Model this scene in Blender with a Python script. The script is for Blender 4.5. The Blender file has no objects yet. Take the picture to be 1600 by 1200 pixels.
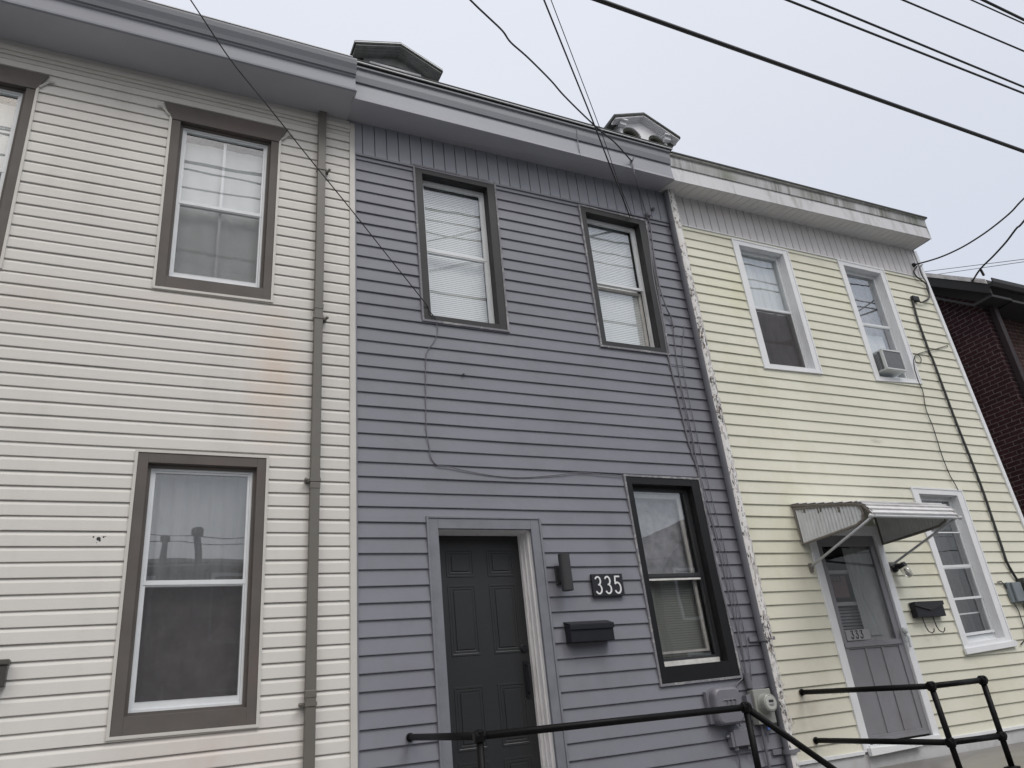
import bpy, math, random
from mathutils import Vector, Matrix
random.seed(7)
R = math.radians
SC = bpy.context.scene
# ------------------------------------------------------------------ camera
R0 = [[0.90133611, -0.42126045, -0.10066206], [0.08902312, 0.40763594, -0.90879471], [0.42387274, 0.81016824, 0.40491891]]
FPX = 1190.084
CAM = Vector((0, 0, 1.6))
F = 5.8                                     # the facade plane
cd = bpy.data.cameras.new('camera'); cam = bpy.data.objects.new('camera', cd); SC.collection.objects.link(cam)
cd.sensor_width = 36; cd.lens = FPX / 1600 * 36; cd.clip_end = 2000; cd.clip_start = 0.05
M = Matrix(((R0[0][0], -R0[1][0], -R0[2][0], CAM.x), (R0[0][1], -R0[1][1], -R0[2][1], CAM.y), (R0[0][2], -R0[1][2], -R0[2][2], CAM.z), (0, 0, 0, 1)))
cam.matrix_world = M
SC.camera = cam
SC.view_settings.view_transform = 'Standard'; SC.view_settings.look = 'None'; SC.view_settings.exposure = 0.0; SC.view_settings.gamma = 1.0
# ------------------------------------------------------------------ overcast sky and a very soft sun
SUN_EL, SUN_AZ = R(52), R(205)
w = bpy.data.worlds.new('World'); SC.world = w; w.use_nodes = True
nt = w.node_tree; nt.nodes.clear()
out = nt.nodes.new('ShaderNodeOutputWorld'); add = nt.nodes.new('ShaderNodeAddShader')
b1 = nt.nodes.new('ShaderNodeBackground'); b2 = nt.nodes.new('ShaderNodeBackground')
sky = nt.nodes.new('ShaderNodeTexSky'); sky.sky_type = 'NISHITA'; sky.sun_disc = False
sky.sun_elevation = SUN_EL; sky.sun_rotation = SUN_AZ; sky.dust_density = 6; sky.air_density = 1.5
nt.links.new(sky.outputs[0], b1.inputs[0]); b1.inputs[1].default_value = 0.05
tc = nt.nodes.new('ShaderNodeTexCoord'); sx = nt.nodes.new('ShaderNodeSeparateXYZ'); nt.links.new(tc.outputs['Generated'], sx.inputs[0])
rp = nt.nodes.new('ShaderNodeValToRGB'); nt.links.new(sx.outputs[2], rp.inputs[0])
el = rp.color_ramp.elements
el[0].position = 0.0; el[0].color = (0.52, 0.53, 0.57, 1)
el[1].position = 1.0; el[1].color = (0.80, 0.80, 0.83, 1)
e = el.new(0.35); e.color = (0.58, 0.595, 0.65, 1)
nz = nt.nodes.new('ShaderNodeTexNoise'); nz.inputs['Scale'].default_value = 1.6; nz.inputs['Detail'].default_value = 3
nt.links.new(tc.outputs['Generated'], nz.inputs['Vector'])
mr = nt.nodes.new('ShaderNodeMapRange'); mr.inputs['To Min'].default_value = 0.93; mr.inputs['To Max'].default_value = 1.07
nt.links.new(nz.outputs['Fac'], mr.inputs['Value'])
nt.links.new(rp.outputs[0], b2.inputs[0]); nt.links.new(mr.outputs[0], b2.inputs[1])
nt.links.new(b1.outputs[0], add.inputs[0]); nt.links.new(b2.outputs[0], add.inputs[1]); nt.links.new(add.outputs[0], out.inputs[0])
sl = bpy.data.lights.new('sun', 'SUN'); sl.energy = 1.25; sl.angle = R(25); sl.color = (1, 0.98, 0.96)
so = bpy.data.objects.new('sun', sl); SC.collection.objects.link(so)
# the sun stands high in front of the facade (towards -Y, a little to the right)
sd = Vector((math.cos(SUN_EL) * math.sin(R(25)), -math.cos(SUN_EL) * math.cos(R(25)), math.sin(SUN_EL)))
so.rotation_euler = sd.to_track_quat('Z', 'Y').to_euler()

# ------------------------------------------------------------------ helpers
def ray(px, py):
    c = ((px - 800) / FPX, (py - 600) / FPX, 1.0)
    return Vector([sum(R0[i][k] * c[i] for i in range(3)) for k in range(3)])
def at(px, py, Y=F):                        # the point of the plane Y seen at a pixel of the photograph
    d = ray(px, py); return CAM + d * (Y / d.y)
def hit(p1, p2, Y, Z):                      # where a wire at (Y, Z) crosses the plane of two sight lines
    n = ray(*p1).cross(ray(*p2)); return Vector((-(n.y * Y + n.z * (Z - 1.6)) / n.x, Y, Z))

class MB:
    def __init__(s): s.v = []; s.f = []; s.m = []
    def face(s, pts, m=0):
        i = len(s.v); s.v += [tuple(p) for p in pts]; s.f.append(tuple(range(i, i + len(pts)))); s.m.append(m)
    def hexa(s, p, m=0):                    # 8 points: bottom ring then top ring
        i = len(s.v); s.v += [tuple(q) for q in p]
        for f in ((3, 2, 1, 0), (4, 5, 6, 7), (0, 1, 5, 4), (1, 2, 6, 5), (2, 3, 7, 6), (3, 0, 4, 7)):
            s.f.append(tuple(i + k for k in f)); s.m.append(m)
        return s
    def box(s, x0, x1, y0, y1, z0, z1, m=0):
        return s.hexa([(x0, y0, z0), (x1, y0, z0), (x1, y1, z0), (x0, y1, z0), (x0, y0, z1), (x1, y0, z1), (x1, y1, z1), (x0, y1, z1)], m)
    def tube(s, pts, r, n=8, cap=True, mfun=None, flat=1.0):
        pts = [Vector(p) for p in pts]; rings = []
        up = Vector((0, 0, 1)); last = None
        for k, p in enumerate(pts):
            t = (pts[min(k + 1, len(pts) - 1)] - pts[max(k - 1, 0)]).normalized()
            if last is None:
                a = t.cross(up)
                if a.length < 0.1: a = t.cross(Vector((0, 1, 0)))
                a.normalize()
            else:
                a = (last - t * last.dot(t)).normalized()
            last = a; b = t.cross(a)
            rr = r[k] if isinstance(r, (list, tuple)) else r
            i = len(s.v)
            for j in range(n):
                an = 2 * math.pi * j / n
                s.v.append(tuple(p + a * (rr * math.cos(an)) + b * (rr * flat * math.sin(an))))
            rings.append(i)
        for q in range(len(rings) - 1):
            for j in range(n):
                k = (j + 1) % n
                s.f.append((rings[q] + j, rings[q] + k, rings[q + 1] + k, rings[q + 1] + j)); s.m.append(mfun(j) if mfun else 0)
        if cap:
            s.f.append(tuple(rings[0] + j for j in range(n))[::-1]); s.m.append(0)
            s.f.append(tuple(rings[-1] + j for j in range(n))); s.m.append(0)
        return s
    def lathe(s, o, ax, prof, n=24, m=0):   # prof: (distance along axis, radius)
        o = Vector(o); ax = Vector(ax).normalized()
        a = ax.cross(Vector((0, 0, 1)))
        if a.length < 0.1: a = ax.cross(Vector((1, 0, 0)))
        a.normalize(); b = ax.cross(a); base = len(s.v)
        for d, r in prof:
            for j in range(n):
                t = 2 * math.pi * j / n
                s.v.append(tuple(o + ax * d + a * (r * math.cos(t)) + b * (r * math.sin(t))))
        for q in range(len(prof) - 1):
            for j in range(n):
                k = (j + 1) % n
                s.f.append((base + q * n + j, base + q * n + k, base + (q + 1) * n + k, base + (q + 1) * n + j)); s.m.append(m)
        if prof[0][1] > 1e-5: s.f.append(tuple(base + j for j in range(n))[::-1]); s.m.append(m)
        if prof[-1][1] > 1e-5: s.f.append(tuple(base + (len(prof) - 1) * n + j for j in range(n))); s.m.append(m)
        return s
    def build(s, name, mats, parent=None, smooth=False, bevel=0, shade_deg=None):
        me = bpy.data.meshes.new(name); me.from_pydata(s.v, [], s.f)
        if not isinstance(mats, (list, tuple)): mats = [mats]
        for q in mats: me.materials.append(q)
        if len(mats) > 1: me.polygons.foreach_set('material_index', s.m)
        if smooth: me.polygons.foreach_set('use_smooth', [True] * len(me.polygons))
        o = bpy.data.objects.new(name, me); SC.collection.objects.link(o)
        if parent is not None:
            o.parent = parent
            o.location = -wloc(parent)
        else:                               # a thing of one mesh: its origin goes to the middle of its base
            xs = [q[0] for q in s.v]; ys = [q[1] for q in s.v]; zs = [q[2] for q in s.v]
            c = Vector(((min(xs) + max(xs)) / 2, (min(ys) + max(ys)) / 2, min(zs)))
            me.transform(Matrix.Translation(-c)); o.location = c
        if bevel:
            b = o.modifiers.new('bevel', 'BEVEL'); b.width = bevel; b.segments = 2; b.limit_method = 'ANGLE'; b.angle_limit = R(40)
        return o
def wloc(o):
    v = Vector((0, 0, 0))
    while o is not None: v += o.location; o = o.parent
    return v
def thing(name, label, cat, loc, group=None):
    o = bpy.data.objects.new(name, None); SC.collection.objects.link(o); o.location = loc; o.empty_display_size = 0.2
    return tag(o, label, cat, group)
def tag(o, label, cat, group=None):
    o['label'] = label; o['category'] = cat
    if group: o['group'] = group
    return o
def struct(o, kind='structure'): o['kind'] = kind; return o

# ------------------------------------------------------------------ materials
def new_mat(name):
    m = bpy.data.materials.new(name); m.use_nodes = True; t = m.node_tree
    return m, t, t.nodes['Principled BSDF'], t.nodes['Material Output']
def mapping(t, scale=(1, 1, 1)):
    g = t.nodes.new('ShaderNodeNewGeometry'); mp = t.nodes.new('ShaderNodeMapping'); mp.inputs['Scale'].default_value = scale
    t.links.new(g.outputs['Position'], mp.inputs['Vector']); return mp.outputs[0]
def noise(t, sc, scale=(1, 1, 1), det=4, rough=0.6):
    n = t.nodes.new('ShaderNodeTexNoise'); n.inputs['Scale'].default_value = sc; n.inputs['Detail'].default_value = det; n.inputs['Roughness'].default_value = rough
    t.links.new(mapping(t, scale), n.inputs['Vector']); return n.outputs['Fac']
def rng(t, v, a, b, c, d):
    m = t.nodes.new('ShaderNodeMapRange'); t.links.new(v, m.inputs['Value'])
    for k, q in zip(('From Min', 'From Max', 'To Min', 'To Max'), (a, b, c, d)): m.inputs[k].default_value = q
    return m.outputs[0]
def mix(t, fac, a, b):
    m = t.nodes.new('ShaderNodeMix'); m.data_type = 'RGBA'
    if isinstance(fac, (int, float)): m.inputs[0].default_value = fac
    else: t.links.new(fac, m.inputs[0])
    for k, q in ((6, a), (7, b)):
        if isinstance(q, tuple): m.inputs[k].default_value = (*q[:3], 1)
        else: t.links.new(q, m.inputs[k])
    return m.outputs[2]
def mul(t, a, b):
    m = t.nodes.new('ShaderNodeMath'); m.operation = 'MULTIPLY'; t.links.new(a, m.inputs[0])
    if isinstance(b, (int, float)): m.inputs[1].default_value = b
    else: t.links.new(b, m.inputs[1])
    return m.outputs[0]
def blob(t, c, rad):                        # 1 inside an ellipsoid about c, fading to its edge
    g = t.nodes.new('ShaderNodeNewGeometry'); s = t.nodes.new('ShaderNodeVectorMath'); s.operation = 'SUBTRACT'; s.inputs[1].default_value = c
    t.links.new(g.outputs['Position'], s.inputs[0])
    d = t.nodes.new('ShaderNodeVectorMath'); d.operation = 'DIVIDE'; d.inputs[1].default_value = rad; t.links.new(s.outputs[0], d.inputs[0])
    l = t.nodes.new('ShaderNodeVectorMath'); l.operation = 'LENGTH'; t.links.new(d.outputs[0], l.inputs[0])
    return rng(t, l.outputs['Value'], 0.1, 1, 1, 0)
def plain(name, col, rough=0.6, var=0.06, vs=3.0, bump=0.0, bs=60, bscale=(1, 1, 1), metal=0, spec=0.5, dirt=None, dirt_amt=0.0, dirt_scale=(6, 6, 0.7), dirt_lo=0.5, spots=()):
    m, t, p, o = new_mat(name)
    n = noise(t, vs); c = mix(t, rng(t, n, 0.3, 0.7, 0, 1), tuple(x * (1 - var) for x in col), tuple(min(1, x * (1 + var)) for x in col))
    if dirt:
        n2 = noise(t, 1.0, dirt_scale, 5, 0.7)
        c = mix(t, rng(t, n2, dirt_lo, dirt_lo + 0.2, 0, dirt_amt), c, dirt)
    for sc_, sr_, scol, samt in spots:
        n3 = noise(t, 5.0, (1, 1, 1), 4)
        c = mix(t, mul(t, mul(t, blob(t, sc_, sr_), rng(t, n3, 0.3, 0.65, 0.35, 1)), samt), c, scol)
    t.links.new(c, p.inputs['Base Color']); p.inputs['Roughness'].default_value = rough; p.inputs['Metallic'].default_value = metal
    p.inputs['Specular IOR Level'].default_value = spec
    if bump:
        b = t.nodes.new('ShaderNodeBump'); b.inputs['Strength'].default_value = bump; b.inputs['Distance'].default_value = 0.002
        t.links.new(noise(t, bs, bscale, 3), b.inputs['Height']); t.links.new(b.outputs[0], p.inputs['Normal'])
    return m
def peeling(name, top, under, rust=(0.12, 0.06, 0.03), thr=0.5, sc=1.0, scale=(20, 20, 9)):
    m, t, p, o = new_mat(name)
    n = noise(t, sc, scale, 6, 0.75); n2 = noise(t, 2.5, (1, 1, 1), 3)
    edge = t.nodes.new('ShaderNodeMath'); edge.operation = 'ADD'; t.links.new(n, edge.inputs[0]); t.links.new(rng(t, n2, 0.3, 0.7, -0.09, 0.09), edge.inputs[1])
    f = rng(t, edge.outputs[0], thr, thr + 0.03, 0, 1)
    u = mix(t, rng(t, noise(t, 9), 0.5, 0.6, 0, 1), under, rust)
    c = mix(t, f, top, u); t.links.new(c, p.inputs['Base Color']); p.inputs['Roughness'].default_value = 0.8
    b = t.nodes.new('ShaderNodeBump'); b.inputs['Strength'].default_value = 0.7; b.inputs['Distance'].default_value = 0.003; b.invert = True
    t.links.new(f, b.inputs['Height']); t.links.new(b.outputs[0], p.inputs['Normal']); return m
def glass(name, refl=2.0, tint=(1, 1, 1), wav=0.02):
    m, t, p, o = new_mat(name); t.nodes.remove(p)
    fr = t.nodes.new('ShaderNodeFresnel'); gg = t.nodes.new('ShaderNodeNewGeometry'); ma = t.nodes.new('ShaderNodeMath'); ma.operation = 'MULTIPLY_ADD'
    ma.inputs[1].default_value = 1 / 1.5 - 1.5; ma.inputs[2].default_value = 1.5; t.links.new(gg.outputs['Backfacing'], ma.inputs[0]); t.links.new(ma.outputs[0], fr.inputs[0])
    k = t.nodes.new('ShaderNodeMath'); k.operation = 'MULTIPLY'; k.use_clamp = True; k.inputs[1].default_value = refl; t.links.new(fr.outputs[0], k.inputs[0])
    gl = t.nodes.new('ShaderNodeBsdfGlossy'); gl.inputs['Roughness'].default_value = 0.0; gl.inputs['Color'].default_value = (0.95, 0.98, 1, 1)
    tr = t.nodes.new('ShaderNodeBsdfTransparent'); tr.inputs[0].default_value = (*tint, 1)
    b = t.nodes.new('ShaderNodeBump'); b.inputs['Strength'].default_value = wav; b.inputs['Distance'].default_value = 0.05
    t.links.new(noise(t, 2.2, (1, 1, 1), 1), b.inputs['Height']); t.links.new(b.outputs[0], gl.inputs['Normal'])
    mx = t.nodes.new('ShaderNodeMixShader'); t.links.new(k.outputs[0], mx.inputs[0]); t.links.new(tr.outputs[0], mx.inputs[1]); t.links.new(gl.outputs[0], mx.inputs[2])
    t.links.new(mx.outputs[0], o.inputs[0]); return m
def screen(name, col=(0.03, 0.03, 0.032), op=0.6):
    m, t, p, o = new_mat(name); p.inputs['Base Color'].default_value = (*col, 1); p.inputs['Roughness'].default_value = 0.6
    tr = t.nodes.new('ShaderNodeBsdfTransparent'); mx = t.nodes.new('ShaderNodeMixShader'); mx.inputs[0].default_value = op
    t.links.new(tr.outputs[0], mx.inputs[1]); t.links.new(p.outputs[0], mx.inputs[2]); t.links.new(mx.outputs[0], o.inputs[0]); return m
def brick_mat(name, c1, c2, mortar, scale=1.0):
    m, t, p, o = new_mat(name)
    g = t.nodes.new('ShaderNodeNewGeometry'); s = t.nodes.new('ShaderNodeSeparateXYZ'); t.links.new(g.outputs['Position'], s.inputs[0])
    a = t.nodes.new('ShaderNodeMath'); a.operation = 'ADD'; t.links.new(s.outputs[0], a.inputs[0]); t.links.new(s.outputs[1], a.inputs[1])
    c = t.nodes.new('ShaderNodeCombineXYZ'); t.links.new(a.outputs[0], c.inputs[0]); t.links.new(s.outputs[2], c.inputs[1])
    b = t.nodes.new('ShaderNodeTexBrick'); t.links.new(c.outputs[0], b.inputs['Vector'])
    b.inputs['Color1'].default_value = (*c1, 1); b.inputs['Color2'].default_value = (*c2, 1); b.inputs['Mortar'].default_value = (*mortar, 1)
    b.inputs['Scale'].default_value = scale; b.inputs['Brick Width'].default_value = 0.225; b.inputs['Row Height'].default_value = 0.075
    b.inputs['Mortar Size'].default_value = 0.006; b.inputs['Bias'].default_value = -0.2
    col = mix(t, rng(t, noise(t, 14, (1, 1, 1), 5), 0.35, 0.7, 0, 0.7), b.outputs['Color'], tuple(x * 0.45 for x in c1))
    t.links.new(col, p.inputs['Base Color']); p.inputs['Roughness'].default_value = 0.9; p.inputs['Specular IOR Level'].default_value = 0.2
    bp = t.nodes.new('ShaderNodeBump'); bp.inputs['Strength'].default_value = 0.8; bp.inputs['Distance'].default_value = 0.006; bp.invert = True
    t.links.new(b.outputs['Fac'], bp.inputs['Height']); t.links.new(bp.outputs[0], p.inputs['Normal']); return m

GRAIN = dict(spec=0.22, bump=0.25, bs=40, bscale=(0.25, 1, 5))
m_white = plain('white_vinyl', (0.625, 0.615, 0.585), 0.55, 0.03, 1.2, dirt=(0.42, 0.40, 0.36), dirt_amt=0.25, dirt_scale=(1.5, 1, 0.35), **GRAIN,
    spots=[((0.88, F, 4.35), (0.30, 0.3, 0.85), (0.60, 0.42, 0.28), 0.42), ((0.2, F, 4.9), (0.9, 0.3, 0.18), (0.55, 0.42, 0.32), 0.22), ((0.5, F, 1.6), (0.8, 0.3, 0.3), (0.55, 0.43, 0.38), 0.4), ((-0.9, F, 4.8), (0.5, .3, .3), (0.58, 0.45, 0.35), 0.2)])
m_grey = plain('grey_painted_siding', (0.200, 0.208, 0.240), 0.5, 0.05, 1.6, dirt=(0.175, 0.180, 0.205), dirt_amt=0.6, dirt_scale=(2.2, 1, 2.2), **GRAIN,
    spots=[((3.86, F, 2.95), (0.13, 0.3, 0.42), (0.15, 0.152, 0.18), 0.6), ((3.6, F, 1.95), (0.12, 0.3, 0.3), (0.16, 0.162, 0.19), 0.6), ((5.0, F, 1.9), (0.5, 0.3, 0.9), (0.15, 0.15, 0.175), 0.55), ((5.2, F, 3.6), (0.25, 0.3, 2.2), (0.15, 0.152, 0.17), 0.55), ((2.0, F, 1.8), (0.5, 0.3, 0.5), (0.17, 0.165, 0.20), 0.5), ((4.3, F, 4.3), (0.8, 0.3, 0.25), (0.225, 0.235, 0.265), 0.5), ((2.6, F, 3.5), (0.8, 0.3, 0.25), (0.17, 0.172, 0.20), 0.5)])
m_yellow = plain('cream_yellow_vinyl', (0.655, 0.655, 0.555), 0.5, 0.035, 1.5, dirt=(0.50, 0.49, 0.34), dirt_amt=0.35, dirt_scale=(1.2, 1, 0.8), **GRAIN,
    spots=[((5.75, F, 1.45), (0.55, 0.3, 0.55), (0.42, 0.37, 0.31), 0.55), ((6.1, F, 6.0), (0.7, 0.3, 0.5), (0.60, 0.62, 0.38), 0.3), ((7.9, F, 6.3), (0.6, 0.3, 0.5), (0.60, 0.62, 0.40), 0.25), (tuple(at(1369, 690)), (0.14, 0.3, 0.045), (0.36, 0.35, 0.30), 0.8), ((8.3, F, 1.35), (0.5, .3, .3), (0.46, .43, .34), 0.4)])
m_black2 = plain('glossy_black_casing', (0.0075, 0.008, 0.0095), 0.5, 0.15, 6, bump=0.3, bs=30, bscale=(1, 1, 0.3), spec=0.3)
m_trimw = plain('white_trim', (0.71, 0.73, 0.75), 0.5, 0.04, 5, bump=0.15, bs=30)
m_trimcream = plain('cream_channel', (0.53, 0.52, 0.49), 0.5, 0.05, 5)
m_trimgrey = plain('grey_channel', (0.175, 0.185, 0.212), 0.5, 0.1, 8)
m_trimworn = peeling('worn_grey_channel', (0.19, 0.19, 0.21), (0.34, 0.34, 0.35), (0.27, 0.27, 0.27), thr=0.52, scale=(18, 18, 18))
m_brown = plain('brown_trim', (0.108, 0.099, 0.092), 0.6, 0.1, 4, spec=0.25, dirt=(.13, .095, .09), dirt_amt=.6, dirt_scale=(2, 2, 1.5), bump=0.2, bs=25)
m_black = plain('black_casing', (0.014, 0.015, 0.017), 0.6, 0.15, 6, bump=0.3, bs=30, bscale=(1, 1, 0.3))
m_sash = plain('white_sash', (0.65, 0.68, 0.70), 0.4, 0.05, 8)
m_sashd = plain('dirty_white_sash', (0.50, 0.49, 0.47), 0.5, 0.15, 12, dirt=(0.25, 0.22, 0.2), dirt_amt=0.6, dirt_scale=(25, 25, 4), dirt_lo=0.55)
m_sashblack = plain('black_sash', (0.03, 0.032, 0.036), 0.4)
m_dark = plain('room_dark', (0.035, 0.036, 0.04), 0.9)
m_glass = glass('window_glass', 2.3)
m_glass2 = glass('window_glass_dim', 1.1)
m_screen = screen('insect_screen', (0.10, 0.10, 0.108), 0.25)
m_screend = screen('dense_insect_screen', (0.05, 0.042, 0.045), 0.35)
m_blind = plain('white_blind', (0.72, 0.76, 0.76), 0.7, 0.02)
m_sheer = plain('sheer_curtain', (0.44, 0.46, 0.48), 0.9, 0.08, 5, bump=0.4, bs=14, bscale=(1, 1, 0.1))
m_sheerw = plain('pale_curtain', (0.58, 0.62, 0.62), 0.9, 0.05, 5)
m_film = plain('grey_curtain', (0.20, 0.21, 0.22), 0.9, 0.12, 4, dirt=(.28, .29, .29), dirt_amt=.5, dirt_scale=(12, 12, .5))
m_lace = plain('grey_lace', (0.26, 0.27, 0.29), 0.9, 0.3, 9)
m_olive = plain('grey_green_blind', (0.17, 0.185, 0.17), 0.8, 0.1, 4)
m_curtdark = plain('dark_curtain', (0.13, 0.12, 0.12), 0.9, 0.35, 6, dirt=(.25, .24, .24), dirt_amt=.5, dirt_scale=(7, 7, 3), dirt_lo=.58)
m_dspout = plain('brown_grey_downspout', (0.13, 0.125, 0.11), 0.5, 0.06, 3)
m_soffitd = plain('grey_soffit', (0.38, 0.39, 0.43), 0.7, 0.06, 1.5)
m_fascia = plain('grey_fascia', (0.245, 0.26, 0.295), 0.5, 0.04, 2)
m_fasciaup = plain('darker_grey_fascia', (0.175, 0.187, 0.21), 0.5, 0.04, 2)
m_roof = plain('dark_roofing', (0.06, 0.062, 0.06), 0.85, 0.3, 10, bump=0.6, bs=40)
m_edge = plain('metal_edge', (0.50, 0.52, 0.54), 0.4, 0.1, 6)
m_whsoff = plain('white_vented_soffit', (0.62, 0.62, 0.62), 0.6, 0.05, 3)
m_whfas = plain('white_cornice', (0.52, 0.53, 0.55), 0.5, 0.04, 3, dirt=(0.27, 0.27, 0.25), dirt_amt=0.8, dirt_scale=(9, 1, 1.6), dirt_lo=0.5)
m_whfas2 = plain('grimy_white_gutter', (0.46, 0.465, 0.48), 0.5, 0.05, 3, dirt=(0.11, 0.125, 0.09), dirt_amt=0.95, dirt_scale=(6, 1, 0.5), dirt_lo=0.44, spots=[((6.2, 5.46, 7.5), (.55, .5, .3), (.15, .17, .11), .75), ((7.6, 5.46, 7.52), (.4, .5, .3), (.16, .17, .13), .6), ((5.75, 5.46, 7.5), (.25, .5, .3), (.2, .21, .17), .5), ((9.3, 5.46, 7.55), (.35, .5, .3), (.14, .14, .12), .6)])
m_greyfr = plain('grey_board', (0.29, 0.305, 0.345), 0.55, 0.06, 3, bump=0.2, bs=20, bscale=(1, 1, .2))
m_whfr = plain('white_board', (0.62, 0.61, 0.62), 0.55, 0.05, 3, bump=0.2, bs=20, bscale=(1, 1, .2))
m_iron = plain('black_iron', (0.0045, 0.0045, 0.005), 0.42, 0.3, 20, bump=0.7, bs=70, spec=0.13)
m_cable = plain('black_cable', (0.02, 0.02, 0.022), 0.5)
m_cableg = plain('painted_cable', (0.13, 0.132, 0.15), 0.5)
m_door = plain('black_door', (0.017, 0.019, 0.0205), 0.45, 0.1, 4)
m_blackmetal = plain('black_metal', (0.012, 0.013, 0.018), 0.45, 0.1, 6, spec=0.3)
m_graphite = plain('graphite_lamp', (0.030, 0.031, 0.034), 0.5, 0.05)
m_alu = plain('ribbed_aluminium', (0.60, 0.62, 0.62), 0.4, 0.08, 9, metal=0.1)
m_alud = plain('brown_aluminium', (0.17, 0.155, 0.14), 0.5, 0.08, 9)
m_aluw = plain('white_enamel', (0.64, 0.64, 0.65), 0.3, 0.12, 9, dirt=(0.3, 0.29, 0.26), dirt_amt=0.5, dirt_scale=(2, 9, 9))
m_greydoor = plain('grey_storm_door', (0.205, 0.205, 0.222), 0.45, 0.05, 3, dirt=(0.16, 0.155, 0.16), dirt_amt=0.5, dirt_scale=(3, 3, 2))
m_digit = plain('white_digit', (0.72, 0.73, 0.75), 0.4, 0.02)
m_digitk = plain('black_digit', (0.02, 0.02, 0.02), 0.5)
m_ac = plain('white_plastic', (0.55, 0.58, 0.58), 0.4, 0.05)
m_acg = plain('grey_grille', (0.13, 0.135, 0.145), 0.6, 0.1, 20)
m_box = plain('painted_utility_box', (0.17, 0.17, 0.195), 0.45, 0.05, 6)
m_meterb = plain('grey_green_metal', (0.27, 0.28, 0.26), 0.5, 0.08, 8)
m_conc = plain('wet_concrete', (0.16, 0.15, 0.135), 0.28, 0.25, 1.3, bump=0.4, bs=30, dirt=(0.075, 0.07, 0.062), dirt_amt=0.9, dirt_scale=(1.1, 1.6, 1), dirt_lo=0.46)
m_asph = plain('wet_asphalt', (0.05, 0.05, 0.052), 0.5, 0.25, 3, bump=0.6, bs=60)
m_walk = plain('concrete_pavement', (0.36, 0.355, 0.34), 0.75, 0.12, 2, bump=0.4, bs=50)
m_brickd = brick_mat('dark_red_brick', (0.046, 0.018, 0.023), (0.028, 0.013, 0.018), (0.15, 0.13, 0.135))
m_brickr = brick_mat('red_brick', (0.055, 0.026, 0.024), (0.038, 0.02, 0.019), (0.12, 0.10, 0.095))
m_blackwood = plain('black_wood', (0.012, 0.012, 0.013), 0.6)
m_shingle = plain('grey_shingle', (0.10, 0.105, 0.10), 0.9, 0.3, 12, bump=0.8, bs=35)
m_oldwood = plain('old_dark_wood', (0.21, 0.22, 0.22), 0.8, 0.2, 8, dirt=(0.4, 0.4, 0.4), dirt_amt=0.6, dirt_scale=(14, 14, 14), dirt_lo=0.66)
m_oldwhite = plain('old_white_paint', (0.74, 0.75, 0.78), 0.7, 0.06, 8, dirt=(0.30, 0.33, 0.26), dirt_amt=0.5, dirt_scale=(8, 8, 4), dirt_lo=0.58)
m_olived = plain('olive_dark_wood', (.10, .105, .085), .8, .2, 10)
m_peel = peeling('peeling_white_paint', (0.70, 0.70, 0.69), (0.07, 0.07, 0.07), (0.16, 0.10, 0.06), thr=0.545, scale=(48, 48, 20))
m_pipe = plain('grey_pipe_paint', (0.165, 0.172, 0.195), 0.6, 0.1, 6, bump=0.4, bs=30)
m_jar = glass('jar_glass', 2.0, (0.8, 0.8, 0.78), 0.3)
m_opp = plain('opposite_wall', (0.16, 0.155, 0.15), 0.9)
m_oppr = plain('opposite_roof', (0.06, 0.06, 0.065), 0.9)
m_blue = plain('blue_tag', (0.10, 0.18, 0.55), 0.5)
m_red = plain('faded_red', (0.22, 0.12, 0.12), 0.7)
m_glossglass = plain('meter_face', (0.45, 0.47, 0.45), 0.15, 0.05)

# ------------------------------------------------------------------ ground
g = MB(); g.face([(-120, -120, 0), (120, -120, 0), (120, 120, 0), (-120, 120, 0)]); struct(g.build('ground', m_walk))
g = MB(); g.face([(-120, -6.2, 0.004), (120, -6.2, 0.004), (120, 2.6, 0.004), (-120, 2.6, 0.004)]); struct(g.build('road', m_asph))
g = MB(); g.box(-60, 60, 2.6, 2.78, -0.1, 0.13); struct(g.build('kerb', m_walk, bevel=0.01))
g = MB()
for i in range(-14, 16): g.box(i * 1.5 + 0.006, (i + 1) * 1.5 - 0.006, 2.785, F + 0.3, -0.1, 0.125)
struct(g.build('pavement', m_walk))
g = MB(); g.box(-60, 60, -8.2, -6.2, -0.1, 0.13); struct(g.build('far_pavement', m_walk))

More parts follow.
